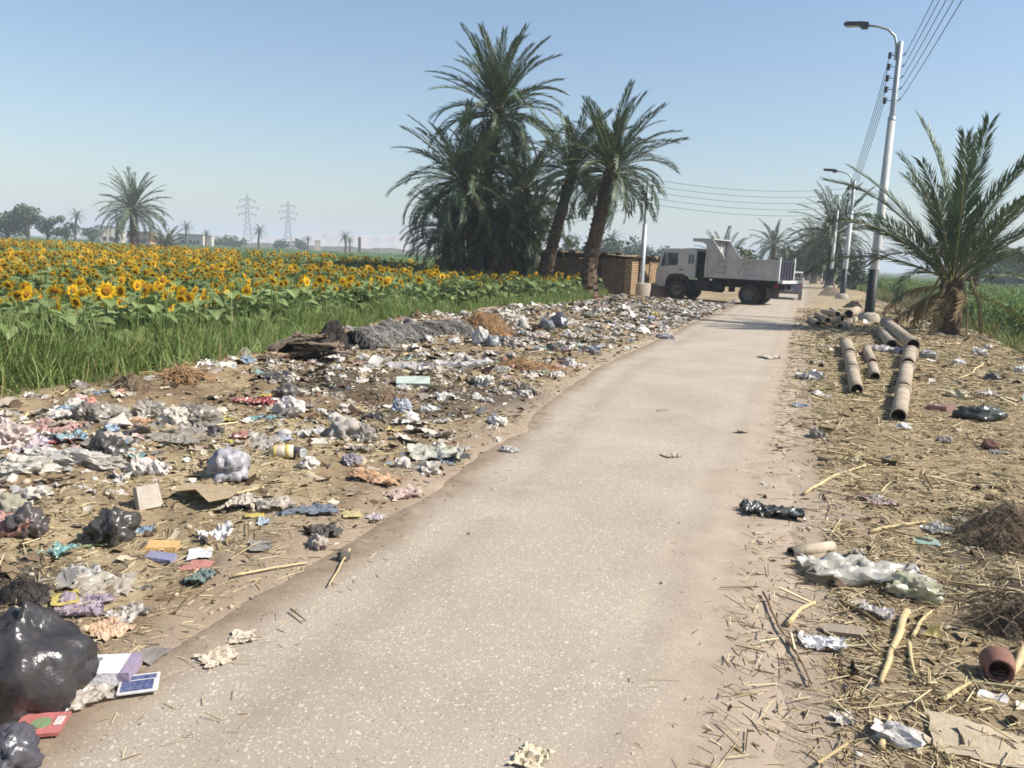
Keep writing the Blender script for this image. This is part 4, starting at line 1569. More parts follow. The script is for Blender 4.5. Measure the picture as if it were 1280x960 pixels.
build_lamps()
pa = pylon('nearer lattice pylon, left of the two on the horizon', 309, 620, 242)
pb = pylon('farther lattice pylon, right of the two on the horizon', 360, 740, 250)
for s in (-1, 1):
    for f, l in ((.6, .15), (.73, .19), (.86, .14)):
        A = pa[0] + Vector((math.cos(.35), math.sin(.35), 0)) * s * l * pa[1] + Vector((0, 0, (f - .01) * pa[1]))
        B2 = pb[0] + Vector((math.cos(.35), math.sin(.35), 0)) * s * l * pb[1] + Vector((0, 0, (f - .01) * pb[1]))
        wire('%s power cable on the %s arms between the two pylons' % ({.6: 'lower', .73: 'middle', .86: 'upper'}[f], 'left' if s < 0 else 'right'), A, B2, 4, 'pylon cables', .03, 'power_cable')
build_houses()


# ================================================================== vehicles
TW = mat('truck_white_paint', C(214, 212, 208), C(232, 230, 226), scale=1.6, rough=.5, spec=.4, bump=.05, bscale=6)
TBED = mat('truck_bed_paint', C(200, 196, 192), C(226, 222, 216), scale=2.2, rough=.7, bump=.12, bscale=9)
TLET = mat('faded_grey_lettering', C(172, 170, 172), C(204, 200, 198), scale=12, rough=.8)
TGLASS = mat('vehicle_glass', C(60, 76, 88), C(96, 112, 122), scale=1.5, rough=.08, spec=.6)
RUB = mat('tyre_rubber', C(50, 48, 46), C(86, 80, 72), scale=5, rough=.9)
CHAS = mat('chassis_black', C(44, 44, 46), C(72, 68, 64), scale=4, rough=.8)
LAMPR = mat('red_lamp', C(170, 30, 24), None, rough=.3)
LAMPW = mat('clear_lamp', C(220, 220, 214), None, rough=.15)


def wheel(parent, c, r, w, dual=False, name='wheel', side=1):
    o = link(name, None, parent, c)
    prof = [(r * .56, -w / 2), (r * .9, -w / 2), (r, -w * .36), (r, w * .36), (r * .9, w / 2), (r * .56, w / 2)]
    ty = MB().lathe(prof, 26, axis='Y')
    for k in range(26):
        a = 2 * math.pi * k / 26
        ty.box((r * math.cos(a), 0, r * math.sin(a)), (.03, w * .7, r * .1), Matrix.Rotation(-a, 3, 'Y'))
    if dual:
        ty.lathe([(p[0], p[1] - side * (w + .06)) for p in prof], 26, axis='Y')
    ty.build('tyre', RUB, o, False)
    s = side
    rm = MB().lathe([(r * .57, w * .45 * s), (r * .5, w * (.1 if dual else .38) * s), (r * .3, w * (.05 if dual else .42) * s), (r * .22, w * .42 * s), (r * .14, w * .5 * s), (0, w * .5 * s)], 18, axis='Y')
    rim = rm.build('rim', mat('wheel_rim', C(120, 112, 104), C(150, 142, 130), scale=4, rough=.7), o, True)
    for k in range(8):
        a = k * math.pi / 4
        MB().box((r * .3 * math.cos(a), w * .42 * s, r * .3 * math.sin(a)), (.04, .05, .04)).build('wheel_nut', CHAS, rim)
    return o


def build_truck():
    fl = gp(845, 374.5); rl = gp(934, 381)
    d = Vector((fl.x - rl.x, fl.y - rl.y, 0)).normalized()
    rz = math.atan2(d.y, d.x)
    left = Vector((-d.y, d.x, 0))
    org = Vector((rl.x, rl.y, 0)) - left * 1.05
    t = thing('dump_truck', 'white dump truck turning off the road beside the mud house', 'truck', (org.x, org.y, .01), rz)
    WB = (fl - rl).length
    r = .5
    # chassis
    for s in (-1, 1):
        MB().box((WB / 2 - .1, s * .42, .92), (WB + 3.0, .09, .24)).build('chassis_rail', CHAS, t)
    for k in range(6):
        MB().box((-1.4 + k * 1.25, 0, .92), (.1, .75, .14)).build('cross_member', CHAS, t)
    for x in (0, WB):
        MB().tube([(x, -1.0, r), (x, 1.0, r)], .09, 8).build('axle', CHAS, t)
    MB().lathe([(0, -.2), (.16, -.2), (.22, -.05), (.22, .1), (.14, .2), (0, .2)], 12, (0, 0, r)).build('differential', CHAS, t, True)
    for s in (-1, 1):
        wheel(t, (0, s * .95, r), r, .24, True, side=s)
        wheel(t, (WB, s * .98, r), r, .25, False, side=s)
    # boxes between the axles
    MB().box((WB - 1.35, .78, .78), (.8, .46, .5), jit=.01).build('battery_box', CHAS, t)
    MB().tube([(WB - 2.35, .75, .76), (WB - 1.85, .75, .76)], .27, 12).build('air_tank', CHAS, t, True)
    MB().box((WB - 1.3, -.78, .78), (1.0, .46, .52)).build('fuel_tank', CHAS, t)
    MB().box((.95, .8, .82), (.1, 1.0 - .35, .5)).build('mud_flap', CHAS, t)
    MB().box((-.85, 0, .62), (.04, 2.0, .5)).build('mud_flap', CHAS, t)
    # cab
    x0, x1 = WB - .95, WB + 1.2
    prof = [(x0, 1.12), (WB - .66, 1.12), (WB - .56, 1.22), (WB - .3, 1.32), (WB + .3, 1.32), (WB + .56, 1.2), (WB + .64, .98), (WB + .66, .62), (x1, .62),
            (x1 + .04, .9), (x1 + .02, 1.5), (x1 - .06, 1.7), (x1 - .26, 2.52), (x1 - .4, 2.62), (x0 + .1, 2.66), (x0, 2.58)]
    cab = MB().prism(prof, -1.12, 1.12).build('cab', TW, t)
    bev = cab.modifiers.new('bevel', 'BEVEL'); bev.width = .05; bev.segments = 3; bev.limit_method = 'ANGLE'; bev.angle_limit = R_(35)
    for s in (-1, 1):
        y = s * 1.125
        dr = MB().prism([(WB - .42, 1.36), (WB + .72, 1.36), (WB + .98, 1.62), (WB + .88, 2.42), (WB - .42, 2.46)], y - .012 * s, y + .012 * s).build('door', TW, t)
        MB().prism([(WB + .02, 1.78), (WB + .86, 1.68), (WB + .96, 1.72), (WB + .80, 2.38), (WB + .02, 2.40)], y + .005 * s, y + .02 * s).build('side_window', TGLASS, dr)
        MB().box((WB - .2, y + .03 * s, 1.56), (.2, .03, .05)).build('handle', CHAS, dr)
        for k in range(2):
            MB().box((WB - .62 - .17 * k, y + .01 * s, 2.1), (.1, .03, .46)).build('vent_window', TGLASS, t)
        MB().box((WB - .12, s * 1.0, .55), (.4, .25, .06)).build('step', CHAS, t)
        mr = MB(); mr.tube([(x1 - .2, s * 1.1, 2.35), (x1 + .1, s * 1.35, 2.4), (x1 + .1, s * 1.35, 1.85), (x1 - .05, s * 1.12, 1.75)], .015, 5)
        mi = mr.build('mirror_arm', CHAS, t)
        MB().box((x1 + .1, s * 1.38, 2.08), (.08, .2, .4)).build('mirror', CHAS, mi)
        MB().box((x1 + .04, s * .82, .86), (.06, .36, .2)).build('headlight', LAMPW, t)
        arch = [(WB + .66 * math.cos(a), r + .12 + .66 * math.sin(a)) for a in np.linspace(.05, math.pi - .05, 12)]
        inner = [(WB + .59 * math.cos(a), r + .12 + .59 * math.sin(a)) for a in np.linspace(math.pi - .05, .05, 12)]
        MB().prism(arch + inner, s * 1.14, s * .7).build('wheel_arch', CHAS, t)
    MB().quad([(x1 - .045, -.98, 1.72), (x1 - .045, .98, 1.72), (x1 - .235, .94, 2.46), (x1 - .235, -.94, 2.46)]).quad([(x1 - .055, -.98, 1.72), (x1 - .245, -.94, 2.46), (x1 - .245, .94, 2.46), (x1 - .055, .98, 1.72)]).build('windscreen', TGLASS, t)
    MB().box((x1 + .03, 0, .62), (.22, 2.26, .3)).build('bumper', mat('bumper_grey', C(120, 122, 118), C(150, 150, 146), scale=4, rough=.7), t)
    MB().box((x0 - .02, 0, 1.85), (.03, 1.9, 1.3)).build('cab_back', CHAS, t)
    MB().box((x0 - .3, .62, 1.55), (.42, .5, 1.15), jit=.02).build('air_cleaner', CHAS, t)
    MB().tube([(x0 - .3, -.7, .9), (x0 - .3, -.7, 2.4)], .08, 8).build('exhaust_stack', CHAS, t)
    # tipper bed
    b0, b1, zb, zt = -1.4, x0 - .55, 1.27, 2.17
    bed = MB().box(((b0 + b1) / 2, 0, zb - .05), (b1 - b0, 2.3, .12)).build('bed_floor', CHAS, t)
    MB().box(((b0 + b1) / 2, 0, zb - .17), (b1 - b0 - .3, .9, .12)).build('subframe', CHAS, t)
    for s in (-1, 1):
        sp = MB().prism([(b0, zb), (b1, zb), (b1, zt), (b0, zt)], s * 1.2, s * 1.15).build('side_panel', TBED, t)
        MB().box(((b0 + b1) / 2, s * 1.2, zt), (b1 - b0, .1, .09)).build('top_rail', TBED, sp)
        MB().box(((b0 + b1) / 2, s * 1.2, zb), (b1 - b0, .09, .08)).build('bottom_rail', TBED, sp)
        for x in (b0 + .05, b1 - .06):
            MB().box((x, s * 1.2, (zb + zt) / 2), (.1, .11, zt - zb - .1)).build('post', TBED, sp)
        # pressed diagonal stiffeners
        for xa, xb in ((b0 + .55, b0 + .85), (b1 - .75, b1 - .95)):
            MB().tube([(xa, s * 1.205, zb + .08), (xb, s * 1.205, zt - .08)], .022, 4).build('stiffener', TBED, sp)
        # faded painted letters (seen on the near side): S / E
        if s == 1:
            y = 1.206
            strokes = {'S': [((1.62, 2.0), (1.2, 2.0)), ((1.62, 2.0), (1.62, 1.78)), ((1.62, 1.78), (1.2, 1.78)), ((1.2, 1.78), (1.2, 1.5)), ((1.2, 1.5), (1.62, 1.5))],
                       'I': [((.55, 1.45), (.3, 2.02))],
                       'E': [((.2, 2.0), (.2, 1.45)), ((.2, 2.0), (-.3, 2.0)), ((.2, 1.74), (-.22, 1.74)), ((.2, 1.45), (-.3, 1.45))]}
            for ch, ss in strokes.items():
                lt = MB()
                for (xa, za), (xb, zb_) in ss:
                    v = Vector((xb - xa, 0, zb_ - za)); ln = v.length
                    ang = math.atan2(v.z, v.x)
                    lt.box(((xa + xb) / 2, y, (za + zb_) / 2), (ln + .07, .008, .075), Matrix.Rotation(-ang, 3, 'Y'))
                lt.build('painted_letter', TLET, sp)
    hb = MB().box((b1 - .03, 0, 2.2), (.07, 2.3, 1.86)).build('headboard', TBED, t)
    for s in (-1, 1):
        MB().prism([(b1, zt - .02), (b1, 3.1), (b1 - .3, 3.1), (b1 - .38, 3.02), (b1 - 1.05, zt - .02)], s * 1.19, s * 1.14).build('wing_panel', TBED, hb)
        MB().prism([(b1 + .01, 3.12), (b1 + .01, 2.86), (b1 + .2, 2.96), (b1 + .75, 3.0), (b1 + .75, 3.12)], s * 1.19, s * 1.14).build('canopy_side', TBED, hb)
    MB().box((b1 + .2, 0, 3.13), (1.1, 2.4, .05)).build('cab_shield', TBED, hb)
    for k in range(5):
        MB().box((b1 - .085, -.9 + k * .45, 2.2), (.05, .06, 1.7)).build('headboard_rib', TBED, hb)
    # dark tailgate across the back
    NAVY = mat('tailgate_dark_paint', C(40, 40, 56), C(62, 60, 74), scale=4, rough=.7)
    tg = MB().box((b0 - .035, 0, (zb + zt) / 2), (.05, 2.16, zt - zb - .02)).build('tailgate', NAVY, t)
    for k in range(5):
        MB().box((b0 - .075, -.9 + .45 * k, (zb + zt) / 2), (.04, .07, zt - zb - .06)).build('tailgate_rib', NAVY, tg)
    for s in (-1, 1):
        MB().box((b0 - .03, s * 1.155, (zb + zt) / 2 + .08), (.1, .13, zt - zb + .2)).build('rear_post', TW, t)
    MB().box((b0 - .14, 0, zb - .09), (.24, 2.34, .14)).build('rear_sill', TW, t)
    for s in (-1, 1):
        MB().box((b0 + .1, s * .9, .98), (.08, .3, .14)).build('tail_lamp', LAMPR, t)


def build_pickup():
    p = gp(984, 375)
    t = thing('pickup_truck', 'dusty blue pickup with white roof driving away behind the dump truck', 'pickup', (p.x, p.y, .0), math.pi / 2 - RA)
    BL = mat('pickup_blue_paint', C(62, 66, 118), C(84, 88, 136), scale=2, rough=.5, spec=.4)
    for x in (.55, 3.0):
        for s in (-1, 1):
            wheel(t, (x, s * .68, .33), .33, .2, side=s)
    b = MB().prism([(0, .45), (0, 1.0), (1.75, 1.0), (1.75, 1.05), (3.1, 1.0), (3.65, .92), (3.7, .45)], -.78, .78).build('body', BL, t)
    bv = b.modifiers.new('bevel', 'BEVEL'); bv.width = .05; bv.segments = 2
    c = MB().prism([(1.75, 1.03), (1.8, 1.62), (2.0, 1.68), (2.85, 1.66), (3.15, 1.03)], -.72, .72).build('cab', TW, t)
    MB().box((1.765, 0, 1.37), (.03, 1.2, .38)).build('rear_window', TGLASS, c)
    for s in (-1, 1):
        MB().prism([(1.95, 1.1), (1.98, 1.56), (2.7, 1.56), (2.98, 1.1)], s * .725, s * .735).build('side_window', TGLASS, c)
        MB().box((-.02, s * .66, .82), (.04, .14, .22)).build('tail_lamp', LAMPR, t)
        MB().box((.88, s * .76, 1.12), (1.72, .05, .26)).build('bed_rail', TW, t)
    MB().box((.02, 0, 1.1), (.05, 1.5, .2)).build('tailgate_top', TW, t)
    MB().box((-.06, 0, .45), (.12, 1.5, .16)).build('bumper', CHAS, t)
    MB().box((.02 - .035, 0, .6), (.02, .5, .14)).build('number_plate', TW, t)
    MB().box((.9, 0, 1.12), (1.5, 1.3, .45), jit=.05).build('load', mat('sack_load', C(170, 160, 150), C(200, 190, 176), scale=5, rough=.9), t)


def dust_cloud():
    m = bpy.data.materials.new('airborne_dust'); m.use_nodes = True
    nt = m.node_tree; nt.nodes.remove(nt.nodes['Principled BSDF'])
    L = nt.links.new
    pv = nt.nodes.new('ShaderNodeVolumePrincipled')
    pv.inputs['Color'].default_value = (.9, .82, .7, 1)
    tc = nt.nodes.new('ShaderNodeTexCoord')
    ln = nt.nodes.new('ShaderNodeVectorMath'); ln.operation = 'LENGTH'
    L(tc.outputs['Object'], ln.inputs[0])
    nz = nt.nodes.new('ShaderNodeTexNoise'); nz.inputs['Scale'].default_value = 2.2; nz.inputs['Detail'].default_value = 3
    L(tc.outputs['Object'], nz.inputs['Vector'])
    ad = nt.nodes.new('ShaderNodeMath'); ad.operation = 'MULTIPLY_ADD'; ad.inputs[1].default_value = .9
    L(nz.outputs['Fac'], ad.inputs[0]); L(ln.outputs['Value'], ad.inputs[2])
    mr = nt.nodes.new('ShaderNodeMapRange'); mr.interpolation_type = 'SMOOTHERSTEP'
    mr.inputs[1].default_value = 1.25; mr.inputs[2].default_value = .45; mr.inputs[3].default_value = 0; mr.inputs[4].default_value = .035
    L(ad.outputs[0], mr.inputs[0]); L(mr.outputs[0], pv.inputs['Density'])
    nt.links.new(pv.outputs[0], nt.nodes['Material Output'].inputs['Volume'])
    p = gp(992, 380)
    mb = MB().lathe([(max(.001, math.sin(q)), -math.cos(q)) for q in np.linspace(.0, math.pi, 14)], 20)
    o = mb.build('dust', m, smooth=True)
    o.location = (p.x + 2.0, p.y + 3, .35); o.scale = (3.6, 9.0, 1.7); o.rotation_euler.z = -RA
    stuff(o, 'pale dust hanging over the road behind the truck')


build_truck()
build_pickup()
dust_cloud()


# ================================================================== rubbish on the verges
def tmat(kind, col, k=.82):
    key = 'litter_%s_%d_%d_%d' % (kind, *col)
    lum = sum(col) / 3
    f = .12 if lum < 90 else .2 + .28 * min(1, (max(col) - min(col)) / 110)
    col = [a * (1 - f) + b * f for a, b in zip(col, (206, 192, 174))]
    c = C(*col, k); d = C(*[a * .8 + b * .2 - 14 for a, b in zip(col, (176, 160, 140))], k)
    d = tuple(max(x, .012) for x in d[:3]) + (1,)
    if kind == 'plastic':
        return mat(key, d, c, scale=9, rough=.38, spec=.5, bump=.25, bscale=45, transl=.12)
    if kind == 'film':
        return mat(key, d, c, scale=5, rough=.3, spec=.5, transl=.3, bump=.2, bscale=30)
    if kind == 'bag':
        return mat(key, d, c, scale=9, rough=.3, spec=.55, bump=.35, bscale=28)
    if kind == 'cloth':
        return mat(key, d, c, scale=14, rough=.95, spec=.1, bump=.5, bscale=90)
    return mat(key, d, c, scale=10, rough=.85, spec=.2, bump=.3, bscale=50)


def sheet(w, l, amp, n=7, folds=5, seed=0, rag=.08, curl=0.0):
    """crumpled sheet, resting on z=0"""
    rs = random.Random(seed)
    fl = []
    for i in range(folds):
        a = rs.uniform(0, math.pi); fl.append((math.cos(a), math.sin(a), rs.uniform(-.35, .35), rs.uniform(-1, 1)))
    P = []
    off = Vector((rs.uniform(0, 50), rs.uniform(0, 50), 0))
    for j in range(n):
        for i in range(n):
            x, y = i / (n - 1) - .5, j / (n - 1) - .5
            z = sum(k * abs(x * a + y * b - c) for a, b, c, k in fl) / max(1, folds) * 2.2
            q = Vector((x, y, 0))
            z += 1.0 * (.3 - abs(mnoise.noise(q * 3.2 + off))) + .55 * (.3 - abs(mnoise.noise(q * 7.5 + off))) + .25 * (.3 - abs(mnoise.noise(q * 16 + off)))
            e = rag if i in (0, n - 1) or j in (0, n - 1) else .03
            P.append([(x + rs.uniform(-e, e)) * w, (y + rs.uniform(-e, e)) * l, z * amp + curl * (x * x * 4) * w])
    m0 = sorted(p[2] for p in P)[len(P) // 5]
    for p in P:
        p[2] = max(p[2] - m0, -.008) + .012
    return MB().grid(P, n, n)


def blob(w, l, h, seed=0, sub=2, crease=.3, knot=0.0):
    """crumpled bag: a lumpy body with sharp creases and flat foot"""
    import bmesh
    bm = bmesh.new(); bmesh.ops.create_icosphere(bm, subdivisions=sub, radius=1)
    rs = random.Random(seed); off = Vector((rs.uniform(0, 90), rs.uniform(0, 90), rs.uniform(0, 90)))
    mb = MB()
    for v in bm.verts:
        p0 = v.co.copy(); p = Vector((p0.x * 1.1 + .5 * p0.z, p0.y * 2.0, p0.z * .8 - .4 * p0.x))
        rr = 1.05 + .45 * mnoise.noise(p * 1.2 + off) - crease * (abs(mnoise.noise(p * 2.2 + off)) + .35 * abs(mnoise.noise(p * 4.6 + off)) + .16 * abs(mnoise.noise(p * 9 + off)))
        q = p0 * rr; p = p0
        if knot and p.z > .55:
            q.z += knot * ((p.z - .55) / .45) ** 2; q.x *= 1 - .75 * ((p.z - .55) / .45); q.y *= 1 - .75 * ((p.z - .55) / .45)
        z = q.z if q.z > -.45 else -.45
        mb.v.append((q.x * w / 2, q.y * l / 2, (z + .43) * h / 1.45))
    bm.verts.index_update()
    mb.f = [tuple(v.index for v in f.verts) for f in bm.faces]; mb.m = [0] * len(mb.f)
    bm.free()
    return mb


def pxm(px, py):
    """metres per picture point at that ground place"""
    p = gp(px, py)
    return (p - Vector((0, 0, EYE))).length / math.hypot(FPX, 0) * 1.0


def put(o, px, py, rz=None, dz=0.0, tilt=0.0):
    p = gp(px, py)
    o.location = (p.x, p.y, max(p.z, .02 if -3 < xy2uv(p.x, p.y)[1] < 0 else -9) + dz)
    o.rotation_euler = (random.uniform(-tilt, tilt), random.uniform(-tilt, tilt), random.uniform(0, 6.28) if rz is None else rz)
    return o


SEED = [100]


def item(kind, px, py, wpx, col, label, cat, name, m='plastic', hpx=None, ratio=.7, rz=None, smooth=None, **kw):
    """a piece of litter wpx picture points wide at (px,py) = where it touches the ground"""
    s = pxm(px, py); w = wpx * s; h = (hpx or wpx * .5) * s
    SEED[0] += 1; sd = SEED[0]
    if kind == 'sheet':
        mb = sheet(w, w * ratio * 1.6, h * .8, kw.get('n', 15), kw.get('folds', 5), sd, curl=kw.get('curl', 0))
        sm = False
    elif kind == 'flat':
        mb = sheet(w, w * ratio * 1.6, max(.018, h * .2), 9, 2, sd, .03); sm = True
    elif kind == 'rag':
        mb = sheet(w, w * ratio * 1.6, h * 1.1, 22, 8, sd, .08); sm = True
    elif kind == 'bag':
        mb = blob(w, w * ratio * 1.4, h, sd, kw.get('sub', 4 if wpx > 25 else 3), min(.62, kw.get('crease', .55)), kw.get('knot', 0)); sm = kw.get('sm', m == 'bag' or m == 'cloth')
    elif kind == 'slab':
        mb = MB().box((0, 0, h * .3), (w, w * ratio * 1.4, h * .6), Matrix.Rotation(.1, 3, 'X'), jit=w * .04); sm = False
    o = mb.build(name, tmat(m, col), None, sm if smooth is None else smooth)
    put(o, px, py, rz, dz=-.1 * h if kind == 'bag' else 0)
    return tag(o, label, cat)


def named_litter():
    I = item
    # --- left verge, near
    b = I('bag', 34, 868, 112, (34, 33, 38), 'big full shiny black rubbish bag at the left edge beside the white printed carton', 'rubbish bag', 'rubbish_bag', 'bag', hpx=108, ratio=.75, rz=.6, sub=4, crease=.32, knot=.12, sm=True)
    # printed carton
    s = pxm(112, 850)
    t = thing('printed_carton', 'flattened white carton with purple edge and grey picture beside the black bag', 'carton', gp(116, 846), .15)
    MB().box((0, 0, .035), (72 * s, 42 * s, .05), jit=.006).build('carton_box', tmat('paper', (236, 234, 240)), t)
    MB().box((38 * s, 0, .034), (10 * s, 43 * s, .055)).build('purple_edge', tmat('paper', (136, 122, 160)), t)
    MB().box((-8 * s, -2 * s, .063), (30 * s, 26 * s, .004)).build('printed_picture', mat('grey_print', C(90, 92, 92), C(200, 198, 194), scale=40, rough=.7), t)
    t = thing('photo_card', 'small white card with a dark blue picture lying at the road edge', 'card', gp(174, 860), .35)
    MB().box((0, 0, .02), (38 * s, 36 * s, .006)).build('card', tmat('paper', (224, 222, 224)), t)
    MB().box((-1 * s, -5 * s, .0245), (30 * s, 19 * s, .003)).build('blue_picture', mat('blue_print', C(60, 66, 110), C(120, 128, 160), scale=50, rough=.6), t)
    MB().box((2 * s, 11 * s, .0245), (28 * s, 7 * s, .003)).build('blue_strip', mat('blue_print', None), t)
    t = thing('red_packet', 'red packet with a green patch lying near the bottom left corner', 'packet', gp(52, 912), .2)
    MB().box((0, 0, .02), (46 * s * .9, 40 * s * .9, .012), jit=.004).build('wrapper', tmat('plastic', (206, 62, 74)), t)
    MB().lathe([(0, .030), (9 * s, .030), (9 * s, .026)], 12).build('green_patch', tmat('plastic', (104, 150, 88)), t)
    MB().box((15 * s, 2 * s, .0285), (7 * s, 14 * s, .003)).build('white_label', tmat('paper', (226, 214, 214)), t)
    I('bag', 8, 955, 62, (62, 62, 74), 'dark grey bag at the bottom left corner', 'rubbish bag', 'rubbish_bag', 'bag', hpx=42, sub=4)
    I('sheet', 108, 872, 46, (222, 212, 200), 'creased clear plastic sheet below the white printed carton', 'plastic sheet', 'plastic_sheet', 'film', hpx=12)
    I('sheet', 62, 878, 40, (206, 186, 160), 'pale crumpled plastic left of the clear sheet by the black bag', 'plastic sheet', 'plastic_sheet', 'film', hpx=10)
    I('sheet', 304, 798, 26, (214, 198, 176), 'torn pale paper at the road edge below the stick', 'paper', 'paper_scrap', 'paper', hpx=6)
    I('sheet', 272, 824, 32, (206, 190, 166), 'large torn beige paper at the road edge near the photo card', 'paper', 'paper_scrap', 'paper', hpx=7)
    I('flat', 190, 821, 28, (120, 116, 110), 'flat grey scrap of tin between the carton and the torn paper', 'scrap', 'grey_scrap', 'paper', hpx=6)
    I('flat', 82, 750, 26, (228, 196, 44), 'bright yellow wrapper beside the burnt patch on the left', 'wrapper', 'food_wrapper', hpx=10)
    I('sheet', 100, 764, 44, (156, 138, 158), 'purple and white crumpled wrapper below the bright yellow wrapper', 'wrapper', 'food_wrapper', hpx=18)
    I('sheet', 136, 790, 36, (214, 168, 130), 'orange-tinted crumpled paper above the printed carton', 'paper', 'paper_scrap', 'paper', hpx=12)
    I('sheet', 158, 772, 34, (222, 214, 206), 'white crumpled plastic above the orange-tinted paper', 'plastic sheet', 'plastic_sheet', 'film', hpx=16)
    I('sheet', 128, 736, 62, (204, 194, 178), 'long pale torn sheet right of the burnt patch', 'plastic sheet', 'plastic_sheet', 'film', hpx=16, ratio=.5)
    I('sheet', 108, 722, 44, (226, 224, 222), 'white folded sheet lying over the burnt patch', 'plastic sheet', 'plastic_sheet', 'film', hpx=16, ratio=.4)
    I('sheet', 72, 690, 30, (92, 172, 172), 'teal plastic wrapper left of the black open bag', 'wrapper', 'food_wrapper', hpx=12)
    I('flat', 117, 684, 26, (112, 160, 92), 'green plastic strip beside the teal wrapper', 'strip', 'plastic_strip', hpx=8, ratio=.3)
    I('bag', 142, 674, 52, (46, 46, 44), 'black open plastic bag on its side left of the orange packet', 'plastic bag', 'plastic_bag', 'bag', hpx=38, crease=.8)
    I('sheet', 180, 666, 18, (88, 144, 204), 'small bright blue scrap right of the black open bag', 'scrap', 'blue_scrap', hpx=10)
    I('slab', 203, 686, 34, (238, 168, 70), 'orange and white packet lying beside the blue packet', 'packet', 'food_packet', hpx=10, ratio=.4, m='paper', rz=.1)
    I('slab', 200, 697, 32, (104, 112, 168), 'blue packet lying below the orange packet', 'packet', 'food_packet', hpx=10, ratio=.35, m='paper', rz=-.1)
    I('sheet', 268, 674, 30, (244, 242, 244), 'bright white crumpled paper above the white card', 'paper', 'paper_scrap', 'paper', hpx=26)
    I('flat', 250, 696, 26, (240, 238, 242), 'white card leaning on the red box flap', 'card', 'card_scrap', 'paper', hpx=14)
    I('flat', 248, 710, 30, (176, 74, 72), 'red box flap between the white card and dark teal rag', 'flap', 'box_flap', 'paper', hpx=10)
    I('rag', 249, 726, 26, (82, 112, 112), 'dark teal rag below the red box flap', 'rag', 'cloth_rag', 'cloth', hpx=14)
    I('slab', 188, 636, 26, (186, 176, 164), 'grey broken block standing up on the straw', 'block', 'broken_block', 'paper', hpx=44, ratio=.2, rz=.9).rotation_euler.x = -.4
    I('bag', 286, 596, 52, (178, 178, 190), 'silver-grey shiny plastic bag standing on the straw', 'plastic bag', 'plastic_bag', 'plastic', hpx=32, crease=.5, sm=True)
    I('bag', 174, 591, 26, (232, 226, 218), 'left one of two small white crumpled bags', 'plastic bag', 'plastic_bag', hpx=22)
    I('bag', 198, 592, 22, (236, 230, 224), 'right one of two small white crumpled bags', 'plastic bag', 'plastic_bag', hpx=20)
    I('bag', 134, 568, 40, (54, 54, 52), 'black crumpled bag right of the long white sack', 'plastic bag', 'plastic_bag', 'bag', hpx=28, crease=.9)
    I('bag', 34, 665, 48, (66, 60, 62), 'dark crumpled bag above the burnt patch at the left edge', 'plastic bag', 'plastic_bag', 'bag', hpx=32, crease=.8)
    I('rag', 14, 662, 50, (188, 132, 128), 'faded pink cloth at the left edge beside the dark bag', 'rag', 'cloth_rag', 'cloth', hpx=22)
    I('bag', 8, 640, 36, (150, 148, 132), 'greenish grey lump of sacking at the left edge', 'sack', 'cloth_sack', 'cloth', hpx=24)
    I('bag', 96, 576, 70, (222, 216, 206), 'long white sack lying left of the black crumpled bag', 'sack', 'plastic_sack', hpx=18, ratio=.3, rz=-.1)
    I('bag', 32, 588, 62, (206, 202, 188), 'pale flattened sack near the left edge below the white and red bag', 'sack', 'plastic_sack', hpx=18, ratio=.5)
    I('bag', 132, 582, 54, (206, 198, 186), 'flattened pale plastic below the long white sack', 'plastic bag', 'plastic_bag', hpx=12, ratio=.35, rz=.1)
    I('bag', 10, 556, 46, (226, 204, 198), 'white and red striped bag at the left edge', 'plastic bag', 'plastic_bag', hpx=30)
    I('rag', 64, 540, 50, (196, 146, 142), 'faded red cloth in the pile near the left edge', 'rag', 'cloth_rag', 'cloth', hpx=20)
    I('sheet', 88, 546, 30, (126, 176, 194), 'light blue plastic beside the faded red cloth', 'plastic sheet', 'plastic_sheet', hpx=12)
    I('sheet', 48, 558, 36, (190, 176, 192), 'lilac and white wrapper below the faded red cloth', 'wrapper', 'food_wrapper', hpx=16)
    I('sheet', 80, 553, 24, (150, 50, 52), 'dark red scrap below the light blue plastic', 'scrap', 'red_scrap', hpx=10)
    I('sheet', 152, 546, 46, (54, 54, 58), 'flat black plastic right of the light blue plastic', 'plastic sheet', 'plastic_sheet', 'bag', hpx=14)
    I('sheet', 168, 530, 24, (206, 128, 82), 'orange wrapper above the flat black plastic', 'wrapper', 'food_wrapper', hpx=12)
    I('bag', 134, 524, 44, (178, 172, 160), 'grey plastic bag at the back of the pile near the grass', 'plastic bag', 'plastic_bag', 'film', hpx=20)
    I('bag', 188, 520, 40, (188, 180, 170), 'beige plastic bag left of the white foam pieces', 'plastic bag', 'plastic_bag', 'film', hpx=20)
    I('bag', 222, 528, 36, (224, 216, 204), 'white crumpled foam sheet in the middle of the left pile', 'foam', 'foam_piece', 'paper', hpx=20)
    I('bag', 252, 528, 44, (160, 154, 144), 'dull grey bag right of the white foam sheet', 'plastic bag', 'plastic_bag', 'film', hpx=20)
    I('bag', 112, 530, 34, (150, 144, 134), 'grey crumpled bag with dark hollow above the light blue plastic', 'plastic bag', 'plastic_bag', 'film', hpx=22)
    I('sheet', 230, 548, 60, (176, 166, 152), 'long grey plastic sheet across the middle of the pile', 'plastic sheet', 'plastic_sheet', 'film', hpx=12)
    I('flat', 284, 526, 18, (236, 214, 60), 'yellow wrapper right of the dull grey bag', 'wrapper', 'food_wrapper', hpx=8)
    I('flat', 287, 553, 14, (240, 220, 30), 'small bright yellow wrapper above the silver-grey bag', 'wrapper', 'food_wrapper', hpx=6, ratio=.35)
